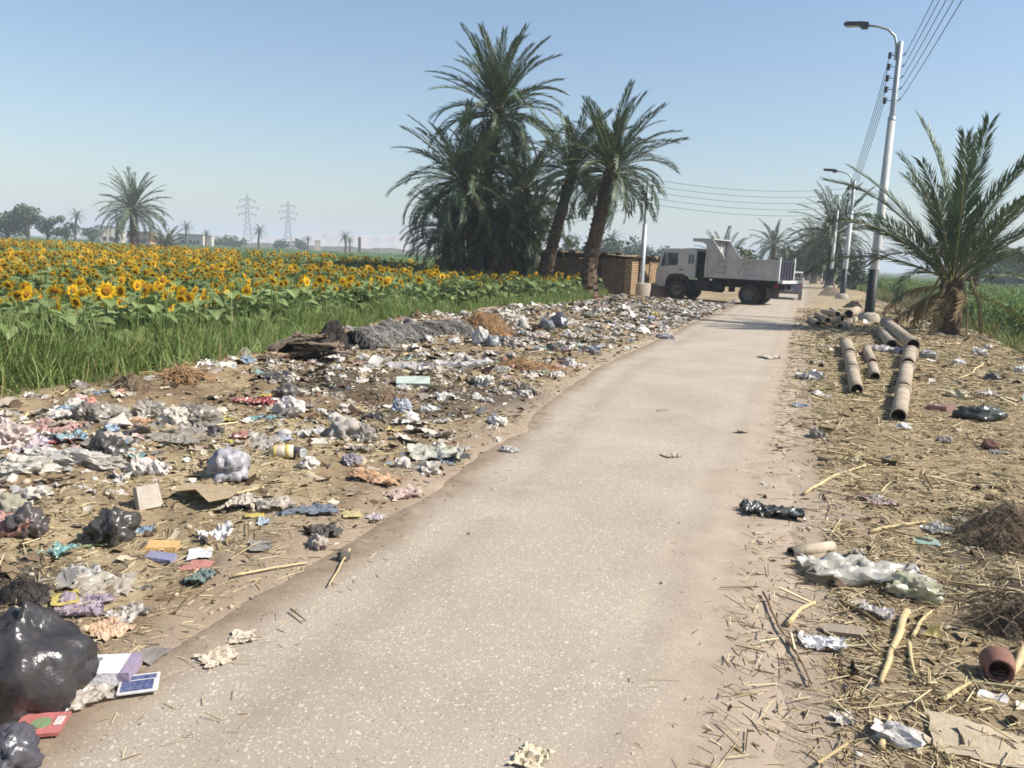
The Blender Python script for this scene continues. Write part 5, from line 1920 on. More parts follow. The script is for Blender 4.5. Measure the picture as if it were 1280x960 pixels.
    I('sheet', 331, 525, 28, (94, 168, 170), 'teal wrapper left of the white dome-shaped bag', 'wrapper', 'food_wrapper', hpx=10)
    I('bag', 362, 518, 34, (230, 222, 220), 'white dome-shaped bag in the left pile', 'plastic bag', 'plastic_bag', hpx=22, crease=.25)
    I('sheet', 343, 552, 38, (160, 178, 204), 'blue and white striped plastic below the teal wrapper', 'plastic sheet', 'plastic_sheet', hpx=12)
    I('sheet', 315, 560, 50, (200, 192, 182), 'pale grey plastic left of the yellow striped cup', 'plastic sheet', 'plastic_sheet', 'film', hpx=16)
    I('sheet', 303, 502, 24, (170, 58, 60), 'red wrapper above the teal wrapper', 'wrapper', 'food_wrapper', hpx=12)
    I('sheet', 333, 504, 28, (150, 52, 50), 'dark red packet with black stripes under the orange-yellow wrapper', 'packet', 'food_packet', hpx=14)
    I('sheet', 336, 496, 16, (238, 184, 40), 'orange-yellow wrapper on top of the dark red packet', 'wrapper', 'food_wrapper', hpx=8)
    I('bag', 358, 497, 30, (92, 88, 86), 'dark grey bag right of the orange-yellow wrapper', 'plastic bag', 'plastic_bag', 'bag', hpx=20)
    I('sheet', 345, 474, 34, (58, 56, 54), 'flat black scrap near the foot of the grey slab heap', 'scrap', 'black_scrap', 'bag', hpx=10)
    # cups
    s = pxm(352, 568)
    t = thing('paper_cup', 'white cup with yellow bands lying in the left pile', 'cup', gp(352, 570) + Vector((0, 0, .06)), .2)
    MB().lathe([(0, -.1), (.05, -.1), (.058, .1), (.05, .1), (.046, -.09)], 14, axis='X').build('cup', tmat('paper', (224, 212, 186)), t, True)
    for k in (-.05, .05):
        MB().lathe([(.0555 + k * .08, k - .014), (.0575 + k * .08, k - .01), (.0575 + k * .08, k + .01), (.0555 + k * .08, k + .014)], 14, axis='X').build('yellow_band', tmat('paper', (226, 196, 54)), t, True)
    t = thing('drink_can', 'dark drink can lying right of the yellow banded cup', 'can', gp(369, 571) + Vector((0, 0, .045)), -.5)
    MB().lathe([(0, -.09), (.04, -.09), (.05, -.07), (.05, .07), (.042, .09), (0, .085)], 14, axis='X').build('can_body', tmat('bag', (70, 66, 72)), t, True)
    MB().lathe([(.043, .088), (.045, .094), (.03, .09), (0, .09)], 14, axis='X').build('can_rim', STEEL, t, True)
    # --- left verge, middle
    I('slab', 516, 480, 42, (196, 214, 204), 'pale green foam slab lying in the pile', 'slab', 'foam_slab', 'paper', hpx=16, ratio=.5, rz=.15)
    I('rag', 520, 462, 70, (232, 228, 230), 'long white plastic sheet behind the pale green slab, left half', 'plastic sheet', 'plastic_sheet', 'film', hpx=14, ratio=.3, rz=.1)
    I('rag', 576, 459, 60, (240, 238, 240), 'bright white plastic sheet right of the pale green slab', 'plastic sheet', 'plastic_sheet', 'film', hpx=14, ratio=.3, rz=.1)
    I('bag', 502, 515, 26, (176, 188, 210), 'blue and white printed bag at the front of the pile', 'plastic bag', 'plastic_bag', hpx=18)
    I('flat', 441, 560, 20, (222, 206, 176), 'cream cardboard square leaning on the grey sack', 'cardboard', 'cardboard_piece', 'paper', hpx=20)
    I('bag', 432, 546, 52, (182, 176, 168), 'grey sack in the middle of the pile behind the cream cardboard', 'sack', 'plastic_sack', 'cloth', hpx=28, crease=.5)
    I('bag', 455, 552, 30, (160, 154, 146), 'grey plastic bag right of the cream cardboard', 'plastic bag', 'plastic_bag', 'film', hpx=26)
    I('rag', 548, 570, 66, (190, 192, 180), 'grey-green crumpled cloth lying at the road edge', 'rag', 'cloth_rag', 'cloth', hpx=22, ratio=.45, rz=.2)
    I('bag', 636, 564, 26, (216, 214, 212), 'white plastic bottle-shaped scrap alone on the road', 'scrap', 'plastic_scrap', 'plastic', hpx=8, ratio=.35, rz=-.2)
    I('rag', 384, 642, 66, (78, 96, 122), 'blue denim strip lying on the straw', 'rag', 'cloth_rag', 'cloth', hpx=12, ratio=.22, rz=.35)
    I('rag', 404, 668, 32, (78, 76, 76), 'dark grey cloth above the twisted grey cloth', 'rag', 'cloth_rag', 'cloth', hpx=18)
    I('bag', 398, 684, 26, (176, 164, 154), 'twisted grey cloth at the road edge by the pale stick', 'rag', 'cloth_rag', 'cloth', hpx=18, crease=.8)
    I('bag', 430, 699, 18, (92, 88, 84), 'small dark grey lump of cloth touching the pale stick', 'rag', 'cloth_rag', 'cloth', hpx=14, crease=.8)
    I('flat', 326, 684, 32, (122, 120, 118), 'flat dark grey scrap on the straw left of the cloths', 'scrap', 'grey_scrap', 'paper', hpx=10, ratio=.5)
    I('flat', 440, 645, 22, (226, 206, 110), 'round yellow and purple wrapper near the road edge', 'wrapper', 'food_wrapper', hpx=10)
    I('flat', 318, 646, 22, (218, 190, 42), 'yellow packet left of the denim strip', 'packet', 'food_packet', hpx=8, ratio=.35)
    I('sheet', 330, 653, 14, (172, 198, 222), 'small light blue scrap below the yellow packet', 'scrap', 'blue_scrap', hpx=6)
    I('sheet', 306, 632, 40, (208, 196, 182), 'white crumpled cloth left of the denim strip', 'rag', 'cloth_rag', 'cloth', hpx=20)
    I('sheet', 345, 630, 36, (204, 192, 178), 'pale crumpled plastic behind the denim strip', 'plastic sheet', 'plastic_sheet', 'film', hpx=16)
    I('sheet', 470, 648, 20, (196, 182, 186), 'small lilac wrapper right of the round yellow wrapper', 'wrapper', 'food_wrapper', hpx=6)
    I('rag', 470, 600, 62, (206, 146, 98), 'orange string netting tangled near the road edge', 'netting', 'string_netting', 'cloth', hpx=10, ratio=.3, rz=-.4)
    I('bag', 386, 583, 24, (232, 224, 212), 'white torn polystyrene piece near the cup', 'foam', 'foam_piece', 'paper', hpx=14)
    I('bag', 440, 578, 28, (170, 164, 178), 'small lilac bag below the cream cardboard', 'plastic bag', 'plastic_bag', 'film', hpx=12)
    I('bag', 606, 482, 28, (224, 220, 212), 'white bag beside the burnt patch', 'plastic bag', 'plastic_bag', hpx=14)
    I('bag', 600, 427, 22, (230, 228, 226), 'white upright bag below the brown straw heap', 'plastic bag', 'plastic_bag', hpx=22)
    I('bag', 616, 429, 20, (120, 128, 136), 'blue-grey bag right of the white upright bag', 'plastic bag', 'plastic_bag', 'bag', hpx=14)
    I('bag', 634, 432, 26, (176, 170, 160), 'grey bag right of the blue-grey bag', 'plastic bag', 'plastic_bag', 'film', hpx=14)
    I('bag', 683, 411, 22, (80, 90, 104), 'dark blue bag touching the black drum-shaped bag', 'plastic bag', 'plastic_bag', 'bag', hpx=16)
    I('bag', 699, 411, 22, (54, 58, 66), 'black drum-shaped bag in the far pile', 'plastic bag', 'plastic_bag', 'bag', hpx=18, crease=.25)
    I('bag', 712, 458, 18, (222, 216, 226), 'white bag alone on the straw near the road', 'plastic bag', 'plastic_bag', hpx=13)
    I('bag', 690, 437, 16, (62, 60, 62), 'small black bag on the straw above the lone white bag', 'plastic bag', 'plastic_bag', 'bag', hpx=9)
    I('bag', 744, 444, 14, (96, 88, 84), 'small dark and white bag near the road right of the lone white bag', 'plastic bag', 'plastic_bag', 'bag', hpx=10)
    I('bag', 633, 400, 26, (216, 206, 188), 'big pale crumpled sheet right of the brown straw heap', 'plastic sheet', 'plastic_sheet', hpx=14)
    I('bag', 652, 408, 24, (222, 214, 202), 'white crumpled bag left of the dark blue bag', 'plastic bag', 'plastic_bag', hpx=14)
    I('bag', 834, 423, 26, (226, 224, 224), 'white plastic heap at the road end of the far pile', 'plastic bag', 'plastic_bag', hpx=8, ratio=.4)
    I('bag', 766, 384, 14, (72, 66, 62), 'small dark lump on the far pile near the single palm', 'rubbish', 'dark_lump', 'cloth', hpx=9)
    # --- road
    I('sheet', 664, 952, 36, (236, 218, 182), 'crumpled cream paper on the road at the bottom edge', 'paper', 'paper_scrap', 'paper', hpx=16)
    I('sheet', 838, 570, 18, (196, 182, 164), 'small pale scrap lying in the middle of the road', 'paper', 'paper_scrap', 'paper', hpx=4)
    I('sheet', 928, 540, 12, (180, 168, 152), 'tiny pale scrap at the right of the road', 'paper', 'paper_scrap', 'paper', hpx=3)
    I('sheet', 1000, 508, 14, (110, 148, 196), 'blue bottle cap and white scrap at the road edge on the right', 'scrap', 'blue_scrap', hpx=6)
    # --- right verge
    I('rag', 944, 640, 32, (52, 58, 58), 'black crumpled rag at the right edge of the road, left piece', 'rag', 'cloth_rag', 'bag', hpx=14, ratio=.6)
    I('rag', 979, 645, 44, (58, 66, 66), 'black crumpled rag at the right edge of the road, right piece', 'rag', 'cloth_rag', 'bag', hpx=14, ratio=.45, rz=-.2)
    I('rag', 1082, 722, 128, (216, 216, 208), 'large clear plastic sheet lying on the straw right of the road', 'plastic sheet', 'plastic_sheet', 'film', hpx=30, ratio=.35, rz=-.12)
    I('bag', 1142, 744, 62, (222, 222, 184), 'pale yellow bag joined to the large clear plastic sheet', 'plastic bag', 'plastic_bag', 'film', hpx=24, ratio=.5, rz=-.3)
    I('bag', 1046, 735, 20, (88, 72, 58), 'small dark clod on the clear plastic sheet', 'clod', 'dirt_clod', 'cloth', hpx=12)
    I('flat', 1157, 678, 24, (142, 184, 172), 'pale teal plastic disc above the pale yellow bag', 'plastic disc', 'teal_disc', hpx=10)
    I('sheet', 1170, 664, 22, (206, 206, 204), 'small white film above the pale teal disc', 'plastic sheet', 'plastic_sheet', 'film', hpx=10)
    I('sheet', 1028, 808, 46, (246, 246, 248), 'bright white torn paper at the right road edge', 'paper', 'paper_scrap', 'paper', hpx=14, ratio=.35, rz=-.3)
    I('sheet', 1054, 902, 20, (224, 216, 208), 'small white scrap on the straw at the bottom right', 'paper', 'paper_scrap', 'paper', hpx=8)
    I('flat', 1222, 930, 84, (186, 168, 138), 'large piece of brown cardboard at the bottom right corner', 'cardboard', 'cardboard_piece', 'paper', hpx=20, ratio=.5, rz=-.4)
    I('slab', 1054, 793, 44, (150, 134, 116), 'broken piece of grey gutter on the straw below the clear sheet', 'gutter piece', 'broken_gutter', 'paper', hpx=12, ratio=.25, rz=-.25)
    I('bag', 1224, 522, 50, (42, 48, 46), 'black plastic bag lying on the right verge', 'plastic bag', 'plastic_bag', 'bag', hpx=16, ratio=.5, rz=.0)
    I('bag', 1196, 494, 24, (222, 214, 166), 'pale yellow bag on the right verge above the black bag', 'plastic bag', 'plastic_bag', 'film', hpx=11)
    I('slab', 1176, 511, 20, (150, 96, 98), 'maroon packet left of the black bag on the right verge', 'packet', 'food_packet', hpx=8)
    I('bag', 1238, 560, 20, (112, 78, 68), 'brown lump below the black bag on the right verge', 'clod', 'dirt_clod', 'cloth', hpx=11)
    I('sheet', 1249, 564, 16, (214, 206, 204), 'white film beside the brown lump on the right verge', 'plastic sheet', 'plastic_sheet', 'film', hpx=8)
    I('sheet', 1013, 474, 26, (218, 216, 214), 'white tent-shaped plastic near the left row of pipes', 'plastic sheet', 'plastic_sheet', 'plastic', hpx=20)
    I('rag', 1112, 440, 42, (228, 224, 226), 'white plastic sheet lying between the pipes', 'plastic sheet', 'plastic_sheet', 'film', hpx=12, ratio=.4)
    I('bag', 1160, 448, 22, (206, 204, 204), 'grey-white bag right of the raised pipe', 'plastic bag', 'plastic_bag', 'film', hpx=10)
    I('bag', 1199, 455, 14, (240, 238, 240), 'small bright white scrap on the right bank', 'paper', 'paper_scrap', 'paper', hpx=6)
    I('bag', 1224, 443, 18, (220, 218, 214), 'white bag at the edge of the crop on the right bank', 'plastic bag', 'plastic_bag', hpx=8)
    I('bag', 1275, 466, 14, (220, 216, 212), 'white bag at the right edge of the picture', 'plastic bag', 'plastic_bag', hpx=10)
    I('bag', 1240, 476, 18, (70, 66, 62), 'small black bag on the right bank', 'plastic bag', 'plastic_bag', 'bag', hpx=10)
    I('sheet', 1230, 493, 30, (206, 190, 186), 'pinkish plastic strip above the black bag on the right verge', 'plastic strip', 'plastic_strip', 'film', hpx=8, ratio=.3)
    I('bag', 1130, 536, 16, (236, 234, 234), 'white scrap at the open mouth of the long pipe', 'paper', 'paper_scrap', 'paper', hpx=8)
    I('bag', 1182, 552, 20, (172, 164, 162), 'grey film on the straw below the maroon packet', 'plastic sheet', 'plastic_sheet', 'film', hpx=8)
    I('sheet', 1096, 766, 30, (222, 216, 214), 'white shredded film below the large clear sheet', 'plastic sheet', 'plastic_sheet', 'film', hpx=12)
    I('sheet', 1098, 628, 30, (206, 178, 176), 'pinkish wrapper on the straw above the clear sheet', 'wrapper', 'food_wrapper', 'film', hpx=8)
    I('sheet', 962, 447, 22, (206, 196, 180), 'pale scrap at the right road edge far along', 'paper', 'paper_scrap', 'paper', hpx=5)
    # clay pot
    p = gp(1245, 842)
    t = thing('clay_pot', 'broken brown clay pot lying on its side at the right edge', 'pot', p + Vector((0, 0, .05)), -2.0)
    MB().lathe([(0, -.09), (.045, -.085), (.075, -.03), (.07, .03), (.05, .06), (.06, .085), (.052, .085), (.04, .06), (.055, .02), (.05, -.05), (0, -.06)], 18, axis='X').build('pot', mat('clay', C(122, 86, 74), C(156, 114, 98), scale=12, rough=.85), t, True)
    # sticks
    STK = mat('pale_stick', C(196, 172, 124), C(228, 206, 160), scale=20, rough=.85)
    STD = mat('brown_stick', C(120, 98, 72), C(156, 130, 98), scale=20, rough=.9)

    def stick(pts, r, label, m=STK, name='dry_stick', lift=.02):
        P = [gp(*q) + Vector((0, 0, lift)) for q in pts]
        b0 = P[0].copy()
        PP = []
        for a, c in zip(P[:-1], P[1:]):
            for k in range(4):
                q = a.lerp(c, k / 4); q.z = max(q.z, surff(q.x, q.y) + .012); jj = .012 * (c - a).length; PP.append(q - b0 + Vector((random.uniform(-jj, jj), random.uniform(-jj, jj), 0)))
        PP.append(P[-1] - b0)
        o = MB().tube(PP, [r * (1 - .5 * i / len(PP)) for i in range(len(PP))], 6).build(name, m, None, True)
        o.location = b0
        tag(o, label, 'stick')
    stick([(437, 690), (432, 700), (411, 736)], .008, 'pale bent stick leaning from the twisted cloth onto the road')
    stick([(290, 724), (340, 714), (384, 707)], .009, 'long pale stick on the straw left of the bent stick')
    stick([(250, 622), (300, 616), (330, 612)], .016, 'yellow cane lying on the straw below the silver-grey bag')
    stick([(364, 766), (382, 780)], .006, 'short brown twig on the road left of the middle', STD)
    stick([(954, 744), (975, 790), (996, 822), (1014, 860)], .008, 'long thin brown twig along the right road edge', STD)
    stick([(1132, 768), (1118, 810), (1100, 858)], .022, 'thick yellow cane stalk standing out on the straw at right')
    stick([(1280, 815), (1264, 850)], .022, 'thick pale cane end at the right edge below the clay pot')
    stick([(984, 784), (1000, 765), (1018, 757)], .017, 'split yellow cane near the bright white paper')
    stick([(1086, 668), (1120, 660), (1156, 655)], .015, 'yellowish cane lying above the pale teal disc')
    stick([(1004, 620), (1045, 596), (1082, 584)], .016, 'long pale cane on the straw above the black rags')
    stick([(1050, 756), (1076, 768), (1098, 784)], .014, 'brown stalk below the large clear sheet', STD)
    stick([(1094, 506), (1105, 500), (1118, 494)], .013, 'pale cane touching the long row of pipes')
    stick([(1228, 455), (1210, 470), (1196, 476)], .02, 'yellow cane on the right bank above the black bag')
    stick([(1178, 880), (1195, 868), (1212, 858)], .012, 'pale curved stalk above the brown cardboard')
    stick([(1140, 800), (1150, 780), (1164, 768)], .012, 'pale stalk right of the thick cane stalk')
    stick([(1136, 808), (1139, 830), (1143, 850)], .011, 'short forked stalk right of the thick cane stalk')
    stick([(1100, 940), (1106, 920), (1112, 900)], .014, 'pale cane at the bottom right beside the cardboard')
    stick([(820, 515), (836, 514)], .006, 'tiny twig on the far part of the road', STD)


# ---------------------------------------------------------------- pipes
PIPE = mat('clay_pipe', C(168, 150, 128), C(204, 188, 164), scale=5, rough=.9, bump=.4, bscale=25)
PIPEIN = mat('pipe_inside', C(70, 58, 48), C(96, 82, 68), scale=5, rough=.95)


def pipe(label, a, b, r, lift=(0, 0), collars=1, cap_in=True):
    A, B = gp(*a), gp(*b)
    A.z += r + lift[0] - .02; B.z += r + lift[1] - .02
    v = B - A; L = v.length
    t = link('clay_pipe', None); tag(t, label, 'pipe', 'old clay pipes dumped on the right verge')
    t.location = A
    t.rotation_euler = v.to_track_quat('X', 'Z').to_euler()
    MB().lathe([(r * .8, 0.01), (r * .8, 0), (r, 0), (r, L), (r * .8, L), (r * .8, L - .01)], 16, axis='X').build('barrel', PIPE, t, True)
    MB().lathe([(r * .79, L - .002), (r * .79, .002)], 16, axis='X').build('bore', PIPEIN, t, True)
    for k in range(collars):
        x = L - .08 - k * L * .33
        MB().lathe([(r * .98, x - .09), (r * 1.2, x - .08), (r * 1.22, x + .06), (r * 1.12, x + .075), (r * .98, x + .06)], 16, axis='X').build('collar', PIPE, t, True)
    return t


def build_pipes():
    pipe('front pipe of the long row, its open dark mouth towards the viewer', (1122, 528), (1128, 496), .10, collars=1)
    pipe('second pipe of the long row behind the open mouth', (1128, 493), (1133, 466), .11, collars=1)
    pipe('third pipe of the long row, next to the raised pipe', (1133, 464), (1138, 444), .13, collars=2)
    pipe('raised pipe leaning on the far end of the long row', (1140, 443), (1106, 416), .15, lift=(.12, .18), collars=1)
    pipe('front pipe of the short row left of the long row', (1070, 494), (1065, 470), .10, collars=1)
    pipe('second pipe of the short row left of the long row', (1065, 468), (1061, 451), .11, collars=1)
    pipe('far pipe of the short row left of the long row', (1061, 449), (1057, 435), .13, collars=1)
    pipe('small broken pipe between the two rows, front one', (1093, 476), (1090, 462), .09, collars=0)
    pipe('small broken pipe between the two rows, further one', (1090, 456), (1083, 441), .09, collars=1)
    pipe('half buried pipe left of the raised pipe', (1114, 437), (1104, 422), .14, collars=1)
    pipe('pipe piece by the road under the black rags and clear sheet', (988, 694), (1040, 686), .038, collars=0)
    for i, (a, b, lab) in enumerate((((1012, 402), (1022, 408), 'leftmost grey pipe of the far heap by the road'), ((1020, 398), (1034, 407), 'second grey pipe of the far heap by the road'), ((1028, 396), (1046, 404), 'third grey pipe of the far heap by the road'),
                                     ((1038, 396), (1054, 401), 'uppermost grey pipe of the far heap by the road'), ((1050, 410), (1068, 408), 'rightmost grey pipe of the far heap by the road'), ((1040, 407), (1052, 409), 'lowest grey pipe of the far heap by the road'))):
        pipe(lab, a, b, .1, lift=(.05 * i % .2, .1 * (i % 3)), collars=0)
    pipe('dark pipe mouth beside the nearest lamp post', (1060, 401), (1070, 396), .17, lift=(.05, .05), collars=0)


# ---------------------------------------------------------------- heaps
def heap(name, label, px, py, wpx, dpx, hpx, m, cat='heap', seed=0, rz=0.0, fib=None, nfib=0, fsz=1.0):
    s = pxm(px, py)
    w, h = wpx * s, hpx * s
    d = dpx * s
    t = thing(name, label, cat, gp(px, py), rz)
    mb = MB(); n = 30; P = []
    off = Vector((seed * 3.1, seed * 1.7, 0))
    for j in range(n):
        for i in range(n):
            x, y = i / (n - 1) * 2 - 1, j / (n - 1) * 2 - 1
            r = min(1, math.hypot(x, y) * (1 + .25 * mnoise.noise(Vector((x, y, 0)) + off)))
            z = (math.cos(r * math.pi) * .5 + .5) ** .8 * h
            z += h * .35 * mnoise.noise(Vector((x * 2.5, y * 2.5, 1)) + off) * (1 - r) + h * .18 * mnoise.noise(Vector((x * 8, y * 8, 2)) + off) * (1 - r ** 3)
            P.append((x * w / 2, y * d / 2, z - .05))
    mb.grid(P, n, n).build('mound', m, t, True)
    if nfib:
        rs = random.Random(seed); f = MB()
        for i in range(nfib):
            k = rs.randrange(len(P)); p = Vector(P[k])
            if p.z < .0:
                continue
            e = Vector((rs.gauss(0, 1), rs.gauss(0, .6), rs.gauss(.0, .16))).normalized() * rs.uniform(.1, .34) * (.5 + .5 * fsz)
            if rs.random() < .6:
                e = Vector((rs.gauss(.15, .25), -abs(rs.gauss(.5, .2)), -rs.uniform(.2, .9))).normalized() * rs.uniform(.12, .36) * (.5 + .5 * fsz)
            f.tube([p + Vector((0, 0, .02)), p + e * .5 + Vector((0, 0, .05)), p + e], rs.uniform(.003, .007) * fsz, 3, cap=False)
        stuff(f.build('fibres', fib, t))
    return t


def build_heaps():
    BURN = mat('burnt_black', C(34, 32, 32), C(78, 70, 64), scale=9, rough=.95, bump=.9, bscale=25)
    SOIL = mat('dark_soil', C(92, 74, 58), C(140, 116, 90), scale=9, rough=.97, bump=.8, bscale=30)
    ASHM = mat('grey_ash_fibre', C(70, 64, 60), C(150, 144, 136), scale=3.5, rough=.95, bump=.8, bscale=40)
    HAY = mat('brown_hay', C(140, 106, 74), C(186, 146, 106), scale=12, rough=.95, bump=.8, bscale=40)
    HAYF = mat('hay_fibre', C(160, 122, 84), C(204, 166, 122), scale=30, rough=.9)
    DARKF = mat('charred_fibre', C(56, 52, 48), C(172, 166, 158), scale=2.6, rough=.9)
    CARD = mat('charred_cardboard', C(96, 82, 70), C(150, 132, 112), scale=8, rough=.95, bump=.5, bscale=30)
    heap('burnt_heap', 'black burnt heap beside the grey slab pile at the grass edge', 418, 432, 62, 50, 34, BURN, seed=3, fib=BURN, nfib=60)
    heap('hay_heap', 'brown hay heap at the right end of the ash-grey bank', 602, 418, 86, 60, 26, HAY, seed=4, fib=HAYF, nfib=1500)
    heap('soil_heap', 'dark soil mound by the grass at the left', 166, 486, 64, 40, 16, SOIL, seed=5, fib=TWIG, nfib=120)
    heap('hay_heap', 'small dry hay heap right of the dark soil mound', 226, 476, 80, 40, 18, SOIL, seed=6, fib=HAYF, nfib=500)
    heap('compost_heap', 'dark rotting straw heap at the right edge, upper one', 1262, 676, 150, 110, 40, SOIL, seed=7, fib=TWIG, nfib=1600, fsz=.42)
    heap('compost_heap', 'dark rotting straw heap at the right edge above the clay pot', 1275, 782, 140, 110, 34, SOIL, seed=8, fib=TWIG, nfib=1600, fsz=.42)
    heap('burnt_heap', 'burnt black rubbish patch at the left edge above the black bag', 30, 742, 110, 80, 22, BURN, seed=9, fib=BURN, nfib=260, fsz=.4)
    heap('soil_heap', 'reddish brown soil heap by the far lamp posts', 1038, 371, 36, 36, 10, SOIL, seed=10)
    heap('straw_heap', 'low hump of straw in the middle of the far left verge', 655, 462, 120, 60, 14, HAY, seed=11, fib=HAYF, nfib=900)
    heap('rubbish_mound', 'low mound of earthy rubbish in front of the ash-grey bank', 470, 500, 170, 90, 16, SOIL, seed=12, fib=TWIG, nfib=300)
    heap('soil_heap', 'dark earth bank behind the second lamp post', 1066, 386, 26, 26, 9, BURN, seed=13)
    # ash-grey fibrous bank
    a, b = gp(441, 432), gp(572, 417)
    v = b - a; L = math.hypot(v.x, v.y); rz = math.atan2(v.y, v.x)
    t = thing('ash_bank', 'long low ash-grey fibrous bank between the burnt heap and the hay heap', 'bank', a, rz)
    P = []; nx, ny = 60, 12
    for j in range(ny):
        for i in range(nx):
            x = i / (nx - 1); y = j / (ny - 1)
            prof = math.sin(y * math.pi) ** .6
            h = .36 * (1 + .3 * math.sin(x * 5)) * (.7 + .5 * mnoise.noise(Vector((x * 22, y, 3)))) * min(1, 12 * (1 - x) + .3)
            P.append((x * L, (y - .5) * .9 + .3 * mnoise.noise(Vector((x * 6, 0, 5))), prof * h * (1 + .5 * mnoise.noise(Vector((x * 9, y * 3, 8)))) - .06))
    MB().grid(P, nx, ny).build('mat', ASHM, t, True)
    f = MB(); rs = random.Random(5)
    for i in range(1300):
        x = rs.uniform(0, L); y0 = rs.uniform(-.42, .1)
        z0 = .34 * max(0, math.sin((y0 / .9 + .5) * math.pi)) ** .6
        p = Vector((x, y0, z0))
        e = Vector((rs.gauss(0, .14), -rs.uniform(.0, .22), -rs.uniform(.03, .32))) * rs.uniform(.5, 1.3)
        f.tube([p, p + e * .5 + Vector((0, -.03, .01)), p + e], rs.uniform(.004, .012), 3, cap=False)
    stuff(f.build('hanging_fibres', DARKF, t))
    # slab pile
    c = gp(384, 450)
    t = thing('slab_pile', 'pile of charred curling cardboard slabs beside the burnt heap', 'pile', c, .2)
    s = pxm(384, 450)
    for k in range(20):
        w = rs.uniform(26, 58) * s
        q = sheet(w, w * rs.uniform(.35, .6), .06, 7, 3, 900 + k, .1, curl=rs.uniform(-.1, .15))
        o = q.build('slab', CARD if k % 3 else BURN, t)
        f_ = k / 19
        o.location = (rs.gauss(0, 26 * (1 - f_ * .7)) * s + 10 * f_ * s, rs.uniform(-.3, .3) * (1 - f_), .02 + f_ * 26 * s)
        o.rotation_euler = (rs.uniform(-.3, .3), rs.uniform(-.25, .1), rs.uniform(-.4, .4))
        sol = o.modifiers.new('thick', 'SOLIDIFY'); sol.thickness = .025


named_litter()
build_pipes()
build_heaps()


# ---------------------------------------------------------------- scattered litter, straw and stones
PAL = [((240, 236, 230), 34), ((222, 214, 202), 26), ((190, 180, 166), 16), ((166, 154, 138), 14), ((120, 112, 104), 9), ((66, 62, 60), 8), ((206, 176, 168), 4), ((176, 86, 78), 2),
       ((112, 150, 186), 2.5), ((116, 172, 170), 2), ((222, 196, 80), 2), ((150, 168, 126), 1.5), ((206, 140, 88), 1.5), ((150, 132, 160), 1.5)]
PW = np.array([p[1] for p in PAL], float); PW /= PW.sum()


def verge_points(n, side, power=1.7, umax=38):
    """random places on a verge, thinning with distance"""
    u = 1.2 + (umax - 1.2) * rng.uniform(0, 1, n) ** power
    if side < 0:
        lo, hi = field_edge(u) + .25, road_left(u) - .05
        t = rng.beta(1.25, 1.15, n)
    else:
        lo, hi = np.full(n, -.2), right_edge(u) + .3
        t = rng.uniform(0, 1, n)
        t = np.where((t < .09) & (rng.uniform(0, 1, n) < .7), t + .09, t)
    v = lo + (hi - lo) * t
    x, y = uv2xy(u, v)
    ok = (x < .9 * y + 1.0) & (x > -.8 * y - .8) & (y > 1.8)
    return x[ok], y[ok], u[ok], v[ok]


